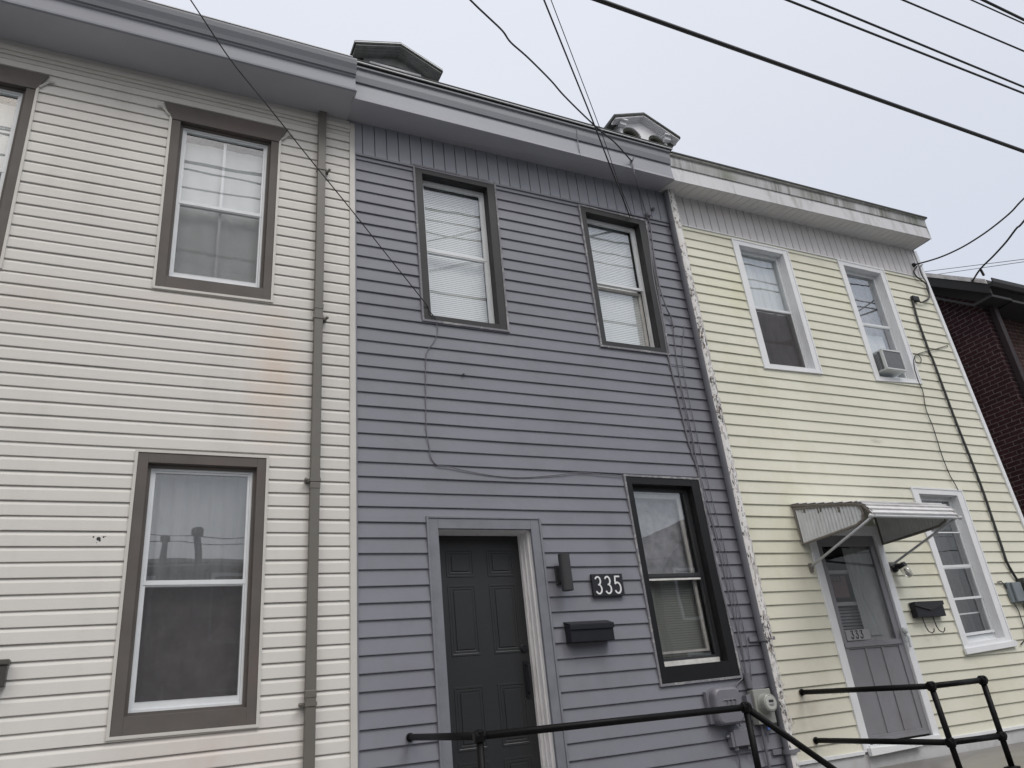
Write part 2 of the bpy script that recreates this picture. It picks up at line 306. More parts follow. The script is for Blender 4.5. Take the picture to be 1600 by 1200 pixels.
# ------------------------------------------------------------------ siding
def siding(name, mat, parent, xl, xr, z0, z1, zref, expo, holes, prof):
    mb = MB(); k0 = int(math.floor((z0 - zref) / expo)); k1 = int(math.ceil((z1 - zref) / expo))
    for k in range(k0, k1 + 1):
        zb = zref + k * expo; zt = zb + expo
        a, b = max(zb, z0), min(zt, z1)
        if b - a < 1e-4: continue
        cuts = sorted({a, b} | {h[i] for h in holes for i in (2, 3) if a < h[i] < b})
        rj = random.Random(hash((name, k)) & 0xffff if False else k * 31 + len(name)); ph = rj.random() * 6
        jz = lambda x: 0.0013 * math.sin(x * 1.7 + ph) + 0.0008 * math.sin(x * 4.3 + ph * 2)
        jy = lambda x: 0.0012 * math.sin(x * 2.3 + ph * 3)
        for c0, c1 in zip(cuts, cuts[1:]):
            cm = (c0 + c1) / 2; segs = [(xl(cm), xr(cm))]
            for h in holes:
                if h[2] < cm < h[3]:
                    ns = []
                    for s0, s1 in segs:
                        if h[1] <= s0 or h[0] >= s1: ns.append((s0, s1)); continue
                        if h[0] > s0: ns.append((s0, h[0]))
                        if h[1] < s1: ns.append((h[1], s1))
                    segs = ns
            zz = sorted({c0, c1} | {zb + f * expo for f, _ in prof if c0 < zb + f * expo < c1})
            def yo(z):
                f = (z - zb) / expo
                for (f0, y0), (f1, y1) in zip(prof, prof[1:]):
                    if f <= f1 + 1e-6: return y0 + (y1 - y0) * (f - f0) / (f1 - f0)
                return prof[-1][1]
            for s0, s1 in segs:
                n = max(1, int((s1 - s0) / 0.35)); xs = [s0 + (s1 - s0) * i / n for i in range(n + 1)]
                i0 = len(mb.v)
                ext = [(c, None) for c in zz]
                butt = abs(c0 - zb) < 1e-6
                rows = ([(c0, -prof[-1][1] * 0 + prof[-1][1])] if butt else []) + [(z, yo(z)) for z in zz]
                for z, y in rows:
                    for x in xs: mb.v.append((x, F - y + jy(x) * (y > 0.006), z + jz(x)))
                nx = len(xs)
                for r_ in range(len(rows) - 1):
                    for i in range(nx - 1):
                        mb.f.append((i0 + r_ * nx + i, i0 + r_ * nx + i + 1, i0 + (r_ + 1) * nx + i + 1, i0 + (r_ + 1) * nx + i)); mb.m.append(0)
    return mb.build(name, mat, parent)
CLAP = [(0, 0.017), (0.03, 0.018), (1, 0.003)]
DUTCH = [(0, 0.016), (0.04, 0.0165), (0.68, 0.0155), (0.74, 0.013), (0.97, 0.0005), (1, 0.0005)]

# ------------------------------------------------------------------ windows
class Q:
    def __init__(s, tl, tr, br, bl, W=0.92):
        s.c = (tl, tr, br, bl); s.W = W; s.H = (tl[1] + tr[1] - bl[1] - br[1]) / 2
    def __call__(s, x, y, z):
        u, v = x / s.W, z / s.H; tl, tr, br, bl = s.c
        f = [(1 - u) * (1 - v) * bl[i] + u * (1 - v) * br[i] + u * v * tr[i] + (1 - u) * v * tl[i] for i in (0, 1)]
        return (f[0], y, f[1])
    def box(s, mb, x0, x1, y0, y1, z0, z1, m=0):
        mb.hexa([s(x0, y0, z0), s(x1, y0, z0), s(x1, y1, z0), s(x0, y1, z0), s(x0, y0, z1), s(x1, y0, z1), s(x1, y1, z1), s(x0, y1, z1)], m)
    def ring(s, mb, x0, x1, z0, z1, wl, wr, wb, wt, y0, y1, m=0):
        s.box(mb, x0, x0 + wl, y0, y1, z0, z1, m); s.box(mb, x1 - wr, x1, y0, y1, z0, z1, m)
        e = 0.0004
        if wt: s.box(mb, x0 + wl - e, x1 - wr + e, y0 + .0006, y1, z1 - wt, z1, m)
        if wb: s.box(mb, x0 + wl - e, x1 - wr + e, y0 + .0006, y1, z0, z0 + wb, m)
    def hole(s): return (max(s.c[0][0], s.c[3][0]) + .012, min(s.c[1][0], s.c[2][0]) - .012, max(s.c[2][1], s.c[3][1]) + .012, min(s.c[0][1], s.c[1][1]) - .012)
    def cloth(s, x0, x1, z0, z1, y, amp, waves, ph=0):
        mb = MB(); n = 60
        for i in range(n + 1):
            u = i / n; x = x0 + (x1 - x0) * u
            o = amp * math.sin(u * waves * 6.283 + ph) + amp * 0.5 * math.sin(u * waves * 2.3 * 6.283 + 1)
            mb.v.append(s(x, y + o, z0)); mb.v.append(s(x, y + o, z1))
        for i in range(n): mb.f.append((2 * i, 2 * i + 2, 2 * i + 3, 2 * i + 1)); mb.m.append(0)
        return mb
    def slats(s, x0, x1, z0, z1, y, st=0.022, dep=0.004):
        mb = MB(); z = z0
        while z < z1:
            mb.face([s(x0, y - dep, z), s(x1, y - dep, z), s(x1, y, min(z + st * .97, z1)), s(x0, y, min(z + st * .97, z1))]); z += st
        return mb

def window(par, q, ml, mr, mb_, mt, d, mc, mtrim, mframe, fw=0.03, mid=0.5, low='screen', cover=None, jw=0.02, fl=0.0, muntin=False, ears=False, dlow=0.0, mglass=None, mstile=None, uw=0.03):
    W, H = q.W, q.H; mglass = mglass or m_glass; mstile = mstile or mframe
    c = MB(); q.ring(c, jw, W - jw, jw, H - jw, ml - jw, mr - jw, mb_ - jw, mt - jw, F - .024, F + .004)
    if ears:                                # flared head board
        c.hexa([q(jw, F - .032, H - .10), q(W - jw, F - .032, H - .10), q(W - jw, F - .0246, H - .10), q(jw, F - .0246, H - .10), q(-.055, F - .032, H + .075), q(W + .055, F - .032, H + .075), q(W + .055, F - .0246, H + .075), q(-.055, F - .0246, H + .075)])
    x0, x1, z0, z1 = ml, W - mr, mb_, H - mt; yb = F + d + .12
    q.ring(c, x0 - .02, x1 + .02, z0 - .02, z1 + .02, .0205, .0205, .0205, .0205, F + .0045, yb)
    wd = c.build('window', mc, par, bevel=0.002)
    t = MB(); q.ring(t, 0, W, 0, H, jw, jw, jw, jw, F - .030, F)
    if ears:
        t = MB(); q.box(t, 0, jw, F - .03, F, 0, H - .06); q.box(t, W - jw, W, F - .03, F, 0, H - .06); q.box(t, jw, W - jw, F - .0295, F, 0, jw)
        for sx_, a in ((-1, 0), (1, W)):
            b0 = a - .058 * (sx_ < 0) + .058 * (sx_ > 0)
            t.tube([q(a + sx_ * .0, F - .03, H - .07), q(b0, F - .03, H + .01)], 0.011, 4)
            t.tube([q(b0 - sx_ * .01, F - .03, H + .012), q(b0 + sx_ * .04, F - .03, H + .012)], 0.009, 4)
    t.build('trim', mtrim, wd)
    if fl: x0 += fl; x1 -= fl; z0 += fl; z1 -= fl; s = MB(); q.ring(s, x0 - fl, x1 + fl, z0 - fl, z1 + fl, fl, fl, fl, fl, F + d - .02, F + d + .03); s.build('stop', mc, wd)
    zm = z0 + (z1 - z0) * mid
    f = MB(); q.ring(f, x0, x1, z0, z1, fw * .6, fw * .6, fw * .6, fw * .6, F + d, F + d + .05); f.build('frame', mframe, wd, bevel=0.0015)
    a0, a1, b1 = x0 + fw * .6, x1 - fw * .6, z1 - fw * .6; b0 = z0 + fw * .6
    us = MB(); q.ring(us, a0, a1, zm - .016, b1, uw, uw, .032, uw, F + d + .008, F + d + .036)
    if muntin: q.box(us, (a0 + a1) / 2 - .011, (a0 + a1) / 2 + .011, F + d + .05, F + d + .062, b0 + .02, b1 - .02)
    uo = us.build('upper_sash', mframe, wd, bevel=0.0015)
    p = MB(); q.box(p, a0 + uw - .004, a1 - uw + .004, F + d + .02, F + d + .023, zm + .012, b1 - uw + .004); p.build('glass_pane', mglass, uo)
    ls = MB(); yl = F + d + .012 + dlow; q.ring(ls, a0, a1, b0, zm - .0165, uw, uw, .045, .012 if not dlow else .03, yl, yl + .028)
    if dlow: q.ring(ls, a0, a1, b0, zm - .017, .012, .012, .004, .002, F + d + .0085, F + d + .02)
    lo = ls.build('lower_sash', mstile, wd, bevel=0.0015)
    p = MB(); q.box(p, a0 + uw - .004, a1 - uw + .004, yl + .012, yl + .015, b0 + .04, zm - .02); p.build('glass_pane', mglass if low != 'screen' and low != 'dense' else m_glass2, lo)
    if low in ('screen', 'dense'):
        p = MB(); q.box(p, a0 + uw - .002, a1 - uw + .002, yl - .004, yl - .0025, b0 + .044, zm - .02); p.build('insect_screen', m_screen if low == 'screen' else m_screend, lo)
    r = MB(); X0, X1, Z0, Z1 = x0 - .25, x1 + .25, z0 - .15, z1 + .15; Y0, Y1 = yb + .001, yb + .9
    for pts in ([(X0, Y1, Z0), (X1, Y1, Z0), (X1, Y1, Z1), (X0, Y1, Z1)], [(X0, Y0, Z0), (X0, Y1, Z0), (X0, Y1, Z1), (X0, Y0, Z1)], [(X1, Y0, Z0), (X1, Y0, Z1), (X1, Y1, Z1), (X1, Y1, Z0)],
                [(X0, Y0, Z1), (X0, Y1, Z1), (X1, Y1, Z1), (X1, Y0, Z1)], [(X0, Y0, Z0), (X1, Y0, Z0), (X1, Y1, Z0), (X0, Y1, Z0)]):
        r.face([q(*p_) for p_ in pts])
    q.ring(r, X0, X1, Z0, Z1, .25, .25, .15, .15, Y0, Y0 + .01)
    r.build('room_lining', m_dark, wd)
    if cover:
        for mbx, mt_, nm in cover(q, x0, x1, z0, zm, z1, F + d + .10): mbx.build(nm, mt_, wd, smooth=(nm == 'curtain'))
    return wd

# ================================================================== WHITE HOUSE (left)
WH = thing('row_house', 'cream white row house at the left with brown window trim and a brown downspout', 'house', (-2.0, F, 0), 'row houses in the terrace')
qL1 = Q((-.076, 3.668), (.853, 3.664), (.838, 1.747), (-.074, 1.754))
qL2 = Q((-.085, 6.868), (.878, 6.866), (.845, 5.029), (-.082, 5.021))
qL3 = Q((-2.02, 6.868), (-1.075, 6.866), (-1.085, 5.021), (-2.02, 5.021))
qL4 = Q((-3.9, 6.868), (-2.96, 6.866), (-2.96, 5.021), (-3.9, 5.021))
hl = [q_.hole() for q_ in (qL1, qL2, qL3, qL4)] + [(-3.3, -2.2, 1.0, 3.3)]
xrW = lambda z: 1.452 + (z - 1.2) * 0.0135
siding('siding', m_white, WH, lambda z: -5.6, xrW, 0.5, 7.03, 1.6 + F * 0.413 - 0.1025 * 8, 0.1025, hl, DUTCH)
t = MB()
def lean(mb, xa, za, xb, zb, w_, y0, y1, m=0):
    mb.hexa([(xa, y0, za), (xa + w_, y0, za), (xa + w_, y1, za), (xa, y1, za), (xb, y0, zb), (xb + w_, y0, zb), (xb + w_, y1, zb), (xb, y1, zb)], m)
lean(t, xrW(.5) - .005, .5, xrW(7.2) - .005, 7.2, .05, F - .032, F + .02)
t.build('corner_trim', m_trimcream, WH, bevel=.003)
t = MB()
for z0_, z1_, y_ in ((7.03, 7.075, .022), (7.075, 7.11, .034), (7.11, 7.155, .046), (7.155, 7.225, .030)):
    t.box(-5.6, 1.526, F - y_, F + .0, z0_ + .0015, z1_)
t.build('frieze_moulding', m_trimcream, WH, bevel=.003)
t = MB(); t.hexa([(-5.6, 5.37, 7.235), (1.50, 5.37, 7.235), (1.50, F + .02, 7.222), (-5.6, F + .02, 7.222), (-5.6, 5.37, 7.25), (1.50, 5.37, 7.25), (1.5, F + .02, 7.25), (-5.6, F + .02, 7.25)]); t.build('soffit', m_soffitd, WH)
t = MB(); prof = [(5.385, 7.225), (5.365, 7.228), (5.362, 7.245), (5.372, 7.252), (5.368, 7.385), (5.352, 7.392), (5.350, 7.405), (5.335, 7.41), (5.322, 7.45), (5.300, 7.50), (5.292, 7.545), (5.292, 7.565), (5.31, 7.57), (5.40, 7.57)]
def extrude(mb, prof, xa, xb, n=12, za=0, zb=0, m=lambda k: 0, closed=True):
    for i in range(n):
        u0, u1 = i / n, (i + 1) / n; x0_, x1_ = xa + (xb - xa) * u0, xa + (xb - xa) * u1; a_, b_ = za + (zb - za) * u0, za + (zb - za) * u1
        for k in range(len(prof) - 1):
            (y0_, z0_), (y1_, z1_) = prof[k], prof[k + 1]
            mb.face([(x0_, y0_, z0_ + a_), (x1_, y0_, z0_ + b_), (x1_, y1_, z1_ + b_), (x0_, y1_, z1_ + a_)], m(k))
    if closed:
        mb.face([(xb, y, z + zb) for y, z in prof]); mb.face([(xa, y, z + za) for y, z in prof][::-1])
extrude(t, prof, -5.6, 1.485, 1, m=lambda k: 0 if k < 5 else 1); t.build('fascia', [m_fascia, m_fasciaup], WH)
t = MB(); t.box(-5.6, 1.44, 5.287, 5.30, 7.571, 7.580); t.box(-5.6, 1.44, 5.30, 5.45, 7.574, 7.583); t.build('roof_edge', m_edge, WH)
t = MB(); t.hexa([(-5.6, 5.42, 7.46), (1.47, 5.42, 7.46), (1.47, 9.6, 9.4), (-5.6, 9.6, 9.4), (-5.6, 5.42, 7.56), (1.47, 5.42, 7.56), (1.47, 9.6, 9.5), (-5.6, 9.6, 9.5)])
t.hexa([(-5.6, 9.6, 9.4), (1.47, 9.6, 9.4), (1.47, 13.6, 7.5), (-5.6, 13.6, 7.5), (-5.6, 9.6, 9.5), (1.47, 9.6, 9.5), (1.47, 13.6, 7.6), (-5.6, 13.6, 7.6)]); t.build('roof', m_roof, WH)
t = MB(); t.box(-5.6, -5.5, F + .02, 13.2, 0, 7.4); t.box(-5.5, 1.45, 13.1, 13.2, 0, 7.4); t.box(-5.6, 1.45, F + .02, F + .12, 0, .5); t.build('wall', m_white, WH)
CASEL = dict(uw=.016, ml=.09, mr=.085, mb_=.13, mt=.095, mc=m_brown, mtrim=m_trimcream, mframe=m_sash)
def cv_L1(q, x0, x1, z0, zm, z1, y): return [(q.cloth(x0, x1, zm, z1, y, .008, 6), m_film, 'curtain'), (q.cloth(x0, x1, z0, zm, y + .1, .01, 3, 1), m_curtdark, 'curtain')]
def cv_L2(q, x0, x1, z0, zm, z1, y): return [(q.cloth(x0, x1, z0, z1 - .07, y, .004, 2), m_sheerw, 'curtain')]
wl1 = window(WH, qL1, d=.035, fl=.022, low='screen', cover=cv_L1, **CASEL)
wl2 = window(WH, qL2, d=.035, fl=.022, low='screen', cover=cv_L2, muntin=True, ears=True, mid=.49, **CASEL)
wl3 = window(WH, qL3, d=.035, fl=.022, low='screen', cover=cv_L2, muntin=True, ears=True, mid=.49, **CASEL)
wl4 = window(WH, qL4, d=.035, fl=.022, low='screen', cover=cv_L2, muntin=True, ears=True, mid=.49, **CASEL)
# frayed holes in the siding
t = MB()
for px, py, rr in ((154, 842, .017), (146, 839, .007), (162, 839, .008), (156, 845, .008), (165, 838, .004), (151, 848, .004)):
    p = at(px, py, F - .016); t.lathe(p, (0, -1, 0), [(-.004, rr), (.0015, rr * .8)], 7)
t.build('nail_hole', m_dark, WH)
# front door of the white house (just outside the picture)
t = MB(); t.box(-3.3, -3.2, F - .03, F + .1, 1.0, 3.3); t.box(-2.3, -2.2, F - .03, F + .1, 1.0, 3.3); t.box(-3.2, -2.3, F - .029, F + .1, 3.2, 3.3); dW = t.build('door', m_brown, WH)
t = MB(); t.box(-3.2, -2.3, F + .06, F + .1, 1.0, 3.2); t.build('door_leaf', m_greydoor, dW)
# downspout
top = (at(496, 190, F - .05) + at(511, 190, F - .05)) / 2; bot = (at(473, 1195, F - .05) + at(492, 1195, F - .05)) / 2
def along(z): u = (z - bot.z) / (top.z - bot.z); return bot.lerp(top, u)
t = MB(); zt, zb_ = 7.25, .3; a = along(zb_); b = along(zt)
hw = .036; hd = .026
t.hexa([(a.x - hw, a.y - hd, a.z), (a.x + hw, a.y - hd, a.z), (a.x + hw, a.y + hd, a.z), (a.x - hw, a.y + hd, a.z), (b.x - hw, b.y - hd, b.z), (b.x + hw, b.y - hd, b.z), (b.x + hw, b.y + hd, b.z), (b.x - hw, b.y + hd, b.z)])
for zz in (5.0, 3.4, 1.9):
    p = along(zz); p2 = along(zz + .05); t.hexa([(p.x - hw - .003, p.y - hd - .003, p.z), (p.x + hw + .003, p.y - hd - .003, p.z), (p.x + hw + .003, p.y + hd, p.z), (p.x - hw - .003, p.y + hd, p.z), (p2.x - hw - .003, p2.y - hd - .003, p2.z), (p2.x + hw + .003, p2.y - hd - .003, p2.z), (p2.x + hw + .003, p2.y + hd, p2.z), (p2.x - hw - .003, p2.y + hd, p2.z)])
dsp = t.build('downspout', m_dspout, WH, bevel=.004)
for zz, sd_ in ((6.52, 1), (4.92, 1), (3.47, -1), (1.86, -1)):
    p = along(zz); t = MB(); t.box(p.x - hw - .005, p.x + hw + .005, p.y - hd - .006, p.y + hd, zz - .014, zz + .014)
    t.box(*sorted((p.x + sd_ * (hw + .0055), p.x + sd_ * (hw + .035))), p.y - .01, p.y + .045, zz - .012, zz + .012); t.lathe((p.x + sd_ * (hw + .03), p.y - .018, zz), (sd_ * .6, -.5, 0), [(0, .014), (.012, .014), (.02, .006)], 8)
    t.build('strap', m_dspout, dsp)

# ================================================================== GREY HOUSE (335)
GH = thing('row_house', 'narrow grey row house in the middle, with black window casings and a black front door', 'house', (3.4, F, 0), 'row houses in the terrace')
qG1 = Q((2.168, 6.864), (3.090, 6.860), (3.058, 5.040), (2.170, 5.043))
qG2 = Q((4.101, 6.810), (5.020, 6.792), (4.965, 5.016), (4.088, 5.014))
qG3 = Q((4.101, 3.649), (5.010, 3.645), (5.026, 1.766), (4.120, 1.755))
XD0, XD1, ZD = 2.10, 3.152, 3.213
holes = [q_.hole() for q_ in (qG1, qG2, qG3)] + [(XD0 + .015, XD1 - .015, 0.5, ZD - .015)]
xlG = lambda z: xrW(z) + .045
xrG = lambda z: 5.40
siding('siding', m_grey, GH, xlG, xrG, 0.5, 6.82, 4.657 - .1248 * 24, 0.1248, holes, CLAP)
t = MB(); lean(t, xlG(.5) - .001, .5, xlG(6.82) - .001, 6.82, .014, F - .026, F); t.box(1.53, 5.4, F - .028, F, 6.822, 6.838); t.box(1.53, 5.4, F - .020, F, 6.838, 6.852)
t.build('trim', m_trimgrey, GH, bevel=.002)
def boards(name, mat_, mback, par, xa, xb, z0_, zl, zr, pw, gap, y0_):
    mb = MB(); x = xa; zz = lambda x: zl + (zr - zl) * (x - xa) / (xb - xa)
    while x < xb - .001:
        e_ = min(x + pw, xb); g2 = gap * .35; ring = lambda z: [(x + gap, y0_, z), (e_ - g2, y0_, z), (e_ - g2, y0_ + .014, z), (x + gap * .6, y0_ + .014, z)]
        mb.hexa(ring(z0_) + ring(zz(x))); x += pw
    o_ = mb.build(name, mat_, par)
    b_ = MB(); b_.box(xa, xb, y0_ + .0145, y0_ + .022, z0_, max(zl, zr)); b_.build('backing', mback, o_); return o_  # darker backing: shade between the boards put into its colour
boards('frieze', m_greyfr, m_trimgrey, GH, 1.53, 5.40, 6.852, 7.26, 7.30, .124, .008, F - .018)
# the two upper windows stand in front of the frieze: the casing is proud of it
t = MB(); t.hexa([(1.487, 5.45, 7.215), (5.29, 5.45, 7.205), (5.29, F + .02, 7.285), (1.487, F + .02, 7.25), (1.487, 5.45, 7.24), (5.29, 5.45, 7.23), (5.29, F + .02, 7.32), (1.487, F + .02, 7.30)]); t.build('soffit', m_soffitd, GH)
profG = [(5.462, 7.205), (5.455, 7.206), (5.462, 7.30), (5.470, 7.425), (5.452, 7.428), (5.440, 7.50), (5.438, 7.575), (5.418, 7.585), (5.416, 7.602), (5.425, 7.606), (5.50, 7.61)]
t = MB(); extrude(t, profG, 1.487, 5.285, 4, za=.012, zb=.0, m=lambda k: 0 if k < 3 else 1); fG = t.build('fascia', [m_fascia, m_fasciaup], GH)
t = MB(); t.box(4.005, 4.011, 5.432, 5.4375, 7.45, 7.58); t.box(4.005, 4.012, 5.448, 5.4535, 7.21, 7.43); t.build('seam', m_fasciaup, fG)
t = MB(); extrude(t, [(5.408, 7.618), (5.40, 7.622), (5.40, 7.634), (5.55, 7.648)], 1.40, 5.32, 4, za=.028, zb=0); t.build('roof_edge', m_edge, GH)
t = MB(); extrude(t, [(5.47, 7.60), (5.395, 7.637), (5.395, 7.65), (9.6, 9.62), (13.6, 7.7), (13.6, 7.6), (9.6, 9.5)], 1.44, 5.32, 4, za=.028, zb=0); t.build('roof', m_roof, GH)
t = MB(); t.box(1.5, 5.4, 13.1, 13.2, 0, 7.4); t.build('wall', m_grey, GH)
for xa, xb in ((1.5, XD0), (XD1, 5.4)): t = MB(); t.box(xa, xb, F + .02, F + .12, 0, .5); t.build('foundation', m_grey, GH)
def cv_blind(q, x0, x1, z0, zm, z1, y): return [(q.slats(x0 + .03, x1 - .03, z0, z1, y), m_blind, 'blind')]
def cv_G3(q, x0, x1, z0, zm, z1, y):
    s = MB(); q.ring(s, x0 + .03, x1 - .06, zm, z1 - .05, .035, .035, .03, .04, y - .03, y - .01); q.ring(s, x0 + .02, x1 - .06, z0 + .11, zm, .012, .03, .02, .03, y - .03, y - .01)
    return [(q.slats(x0, x1, z0, zm, y + .03), m_olive, 'blind'), (q.cloth(x0, x1, zm, z1, y + .03, .004, 2), m_lace, 'curtain'), (s, m_sashd, 'inner_sash')]
CG = dict(mc=m_black, mtrim=m_trimworn)
window(GH, qG1, ml=.095, mr=.105, mb_=.075, mt=.095, d=.075, mframe=m_sash, fw=.03, low='glass', cover=cv_blind, mid=.485, **CG)
window(GH, qG2, ml=.085, mr=.115, mb_=.075, mt=.085, d=.075, mframe=m_sash, fw=.03, low='glass', cover=cv_blind, mid=.485, dlow=.05, mstile=m_sashd, **CG)
w3 = window(GH, qG3, ml=.085, mr=.12, mb_=.155, mt=.09, d=.06, mframe=m_sashblack, fw=.04, low='glass', cover=cv_G3, mid=.485, mstile=m_sashblack, uw=.018, **dict(CG, mc=m_black2))
m_chalk = plain('chalky_rail', (.62, .62, .6), .5, .2, 9)
t = MB(); qG3.box(t, .115, .77, F + .075, F + .085, .155 + .835 - .085, .155 + .835 - .045); t.build('rail', m_chalk, w3)
t = MB(); qG3.box(t, .115, .79, F + .060, F + .075, .157, .200); t.build('rail', m_chalk, w3)
# front door
t = MB(); cw = .085
t.box(XD0 + .02, XD0 + cw + .015, F - .024, F + .01, .8, ZD - .02); t.box(XD1 - cw - .015, XD1 - .02, F - .024, F + .01, .8, ZD - .02); t.box(XD0 + cw + .0155, XD1 - cw - .0155, F - .0235, F + .01, ZD - .105, ZD - .02)
t.box(XD0, XD0 + .0195, F - .032, F, .8, ZD); t.box(XD1 - .0195, XD1, F - .032, F, .8, ZD); t.box(XD0 + .02, XD1 - .02, F - .0315, F, ZD - .0195, ZD)
dG = t.build('door', m_trimgrey, GH, bevel=.003)
t = MB(); O0, O1, OZ = XD0 + cw + .0155, XD1 - cw - .0155, ZD - .1055
t.box(O0 - .02, O0 + .002, F + .0105, F + .23, .95, OZ); t.box(O0 - .02, O1 + .02, F + .0105, F + .23, OZ - .002, OZ + .03)
for y0_, y1_, ex in ((.0105, .045, .0), (.045, .06, .012), (.06, .12, .004), (.12, .135, .016), (.135, .17, .008), (.17, .22, .026)): t.box(O1 - ex, O1 + .03, F + y0_, F + y1_ - .0006, .95, OZ - .0025)
t.box(O0 - .02, O1 + .02, F + .0, F + .25, .93, .985); t.build('jamb', plain('weathered_white_jamb', (.70, .70, .71), .6, .06, 6, dirt=(.25, .24, .23), dirt_amt=.6, dirt_scale=(20, 20, 3), dirt_lo=.58), dG)
t = MB(); YS = F + .205; t.box(O0 + .003, O1 - .022, YS, YS + .045, .99, OZ + .02)
sl_ = t.build('door_leaf', m_door, dG, bevel=.002)
t = MB()
for (xa, xb) in ((2.335, 2.585), (2.71, 2.955)):
    for (za, zb2) in ((2.82, 2.985), (2.16, 2.73), (1.46, 1.86)) if False else ((2.755, 2.99), (2.13, 2.69), (1.44, 1.90), (1.08, 1.36)):
        for k, (ww, dd) in enumerate(((.022, .004), (.045, .002))):
            o_ = 0 if k == 0 else .022
            A, B, C_, D = xa + o_, xb - o_, za + o_, zb2 - o_
            t.hexa([(A, YS - dd, C_), (B, YS - dd, C_), (B, YS - .0005, C_), (A, YS - .0005, C_), (A, YS - dd, C_ + .014), (B, YS - dd, C_ + .014), (B, YS - .0005, C_ + .02), (A, YS - .0005, C_ + .02)])
            t.hexa([(A, YS - dd, D - .014), (B, YS - dd, D - .014), (B, YS - .0005, D - .02), (A, YS - .0005, D - .02), (A, YS - dd, D), (B, YS - dd, D), (B, YS - .0005, D), (A, YS - .0005, D)])
            t.box(A, A + .014, YS - dd, YS - .0005, C_ + .0145, D - .0145); t.box(B - .014, B, YS - dd, YS - .0005, C_ + .0145, D - .0145)
        t.box(xa + .05, xb - .05, YS - .007, YS - .0005, za + .05, zb2 - .05)
t.build('panel_moulding', m_door, sl_, bevel=.003)
t = MB(); t.lathe((2.975, YS - .001, 2.16), (0, -1, 0), [(0, .033), (.014, .033), (.02, .026), (.02, 0)], 20); t.box(2.955, 2.995, YS - .012, YS - .0005, 1.78, 2.06)
t.tube([(2.975, YS - .01, 2.03), (2.975, YS - .055, 2.02), (2.975, YS - .06, 1.93), (2.975, YS - .05, 1.82), (2.975, YS - .01, 1.81)], .009, 8); t.build('handle', m_blackmetal, sl_, bevel=.001)

# round downspout between grey and cream houses: grey paint to the left, peeling white to the right
PY = F - .07
def pc(l, r): return (at(*l, PY) + at(*r, PY)) / 2
pts = [pc((1027, 305), (1048, 308)), pc((1072, 575), (1098, 578)), pc((1131, 781), (1150, 784)), pc((1163, 950), (1183, 950)), pc((1178, 1013), (1198, 1015)), pc((1205, 1110), (1222, 1110)), pc((1216, 1180), (1235, 1180))]
pts = [Vector((p.x, PY, p.z)) for p in pts]
x_av = lambda z: 5.345 + (z - 1.1) * (0.065 / 6.1)
pts = [Vector((x_av(z), PY, z)) for z in (7.26, 6.2, 5.2, 4.4, 3.4, 2.5, 2.06)]
t = MB(); t.tube(pts, [.056] * 6 + [.056], 20, mfun=lambda j: 1 if j in PEELIDX else 0) if False else None
def pipe(mb, pts, r, n=24):
    for a_, b_ in zip(pts, pts[1:]):
        for j in range(n):
            t0, t1 = 2 * math.pi * j / n, 2 * math.pi * (j + 1) / n; tm = (t0 + t1) / 2
            m_ = 1 if -2.28 < (tm if tm < math.pi else tm - 2 * math.pi) < .9 else 0
            P = lambda c, tt: (c.x + r * math.cos(tt), c.y + r * math.sin(tt), c.z)
            mb.face([P(b_, t0), P(b_, t1), P(a_, t1), P(a_, t0)], m_)
pipe(t, pts, .064); pipe(t, [Vector((x_av(z), PY, z)) for z in (2.10, 1.6, 1.12, .35)], .050)
dp = t.build('downspout', [m_pipe, m_peel], GH, smooth=True)
for zz in (2.08, 1.13):
    t = MB(); t.lathe((x_av(zz), PY, zz - .02), (0, 0, 1), [(0, .058), (0, .064), (.035, .064), (.035, .058)], 20); t.box(x_av(zz) - .16, x_av(zz) - .06, F - .035, F - .02, zz - .015, zz + .03); t.box(x_av(zz) + .06, x_av(zz) + .10, PY - .02, PY - .005, zz - .015, zz + .015); t.build('strap', m_pipe, dp)
t = MB(); random.seed(3)
for i in range(170):                        # curling flakes of paint on the pipe
    z_ = random.uniform(1.2, 7.15); an = random.uniform(-2.1, -.7); rr = .0645; c = Vector((x_av(z_) + rr * math.cos(an), PY + rr * math.sin(an), z_)); nrm = Vector((math.cos(an), math.sin(an), 0)); tg = Vector((-nrm.y, nrm.x, 0))
    a_, b_ = random.uniform(.004, .011), random.uniform(.008, .03); k_ = random.uniform(.002, .010)
    t.face([c - tg * a_ - Vector((0, 0, b_)) + nrm * .001, c + tg * a_ - Vector((0, 0, b_)) + nrm * k_, c + tg * a_ * .6 + Vector((0, 0, b_)) + nrm * k_ * 1.2, c - tg * a_ * .7 + Vector((0, 0, b_)) + nrm * .001])
struct(t.build('paint_flake', plain('flaking_white', (.52, .51, .50), .8, .15, 20), dp), 'stuff')

# ================================================================== CREAM HOUSE (333)
YH = thing('row_house', 'pale yellow row house at the right end of the terrace, with white window frames', 'house', (7.6, F, 0), 'row houses in the terrace')
qY1 = Q((6.298, 6.806), (7.230, 6.804), (7.215, 5.030), (6.292, 5.008))
qY2 = Q((8.130, 6.843), (9.035, 6.834), (9.010, 5.075), (8.132, 5.035))
qY3 = Q((8.128, 3.659), (9.050, 3.651), (9.018, 1.830), (8.150, 1.792))
DX0, DX1 = 6.285, 7.365
holes = [q_.hole() for q_ in (qY1, qY2, qY3)] + [(DX0 + .012, DX1 - .012, .4, 3.17)]
xrY = lambda z: 9.86 + (7.31 - z) * .036
siding('siding', m_yellow, YH, lambda z: 5.405, xrY, 1.03, 6.835, 3.647 - .1257 * 21, .1257, holes, CLAP)
t = MB(); lean(t, xrY(.9), .9, xrY(7.31), 7.31, .065, F - .034, F + .07); t.build('corner_trim', m_trimw, YH, bevel=.004)
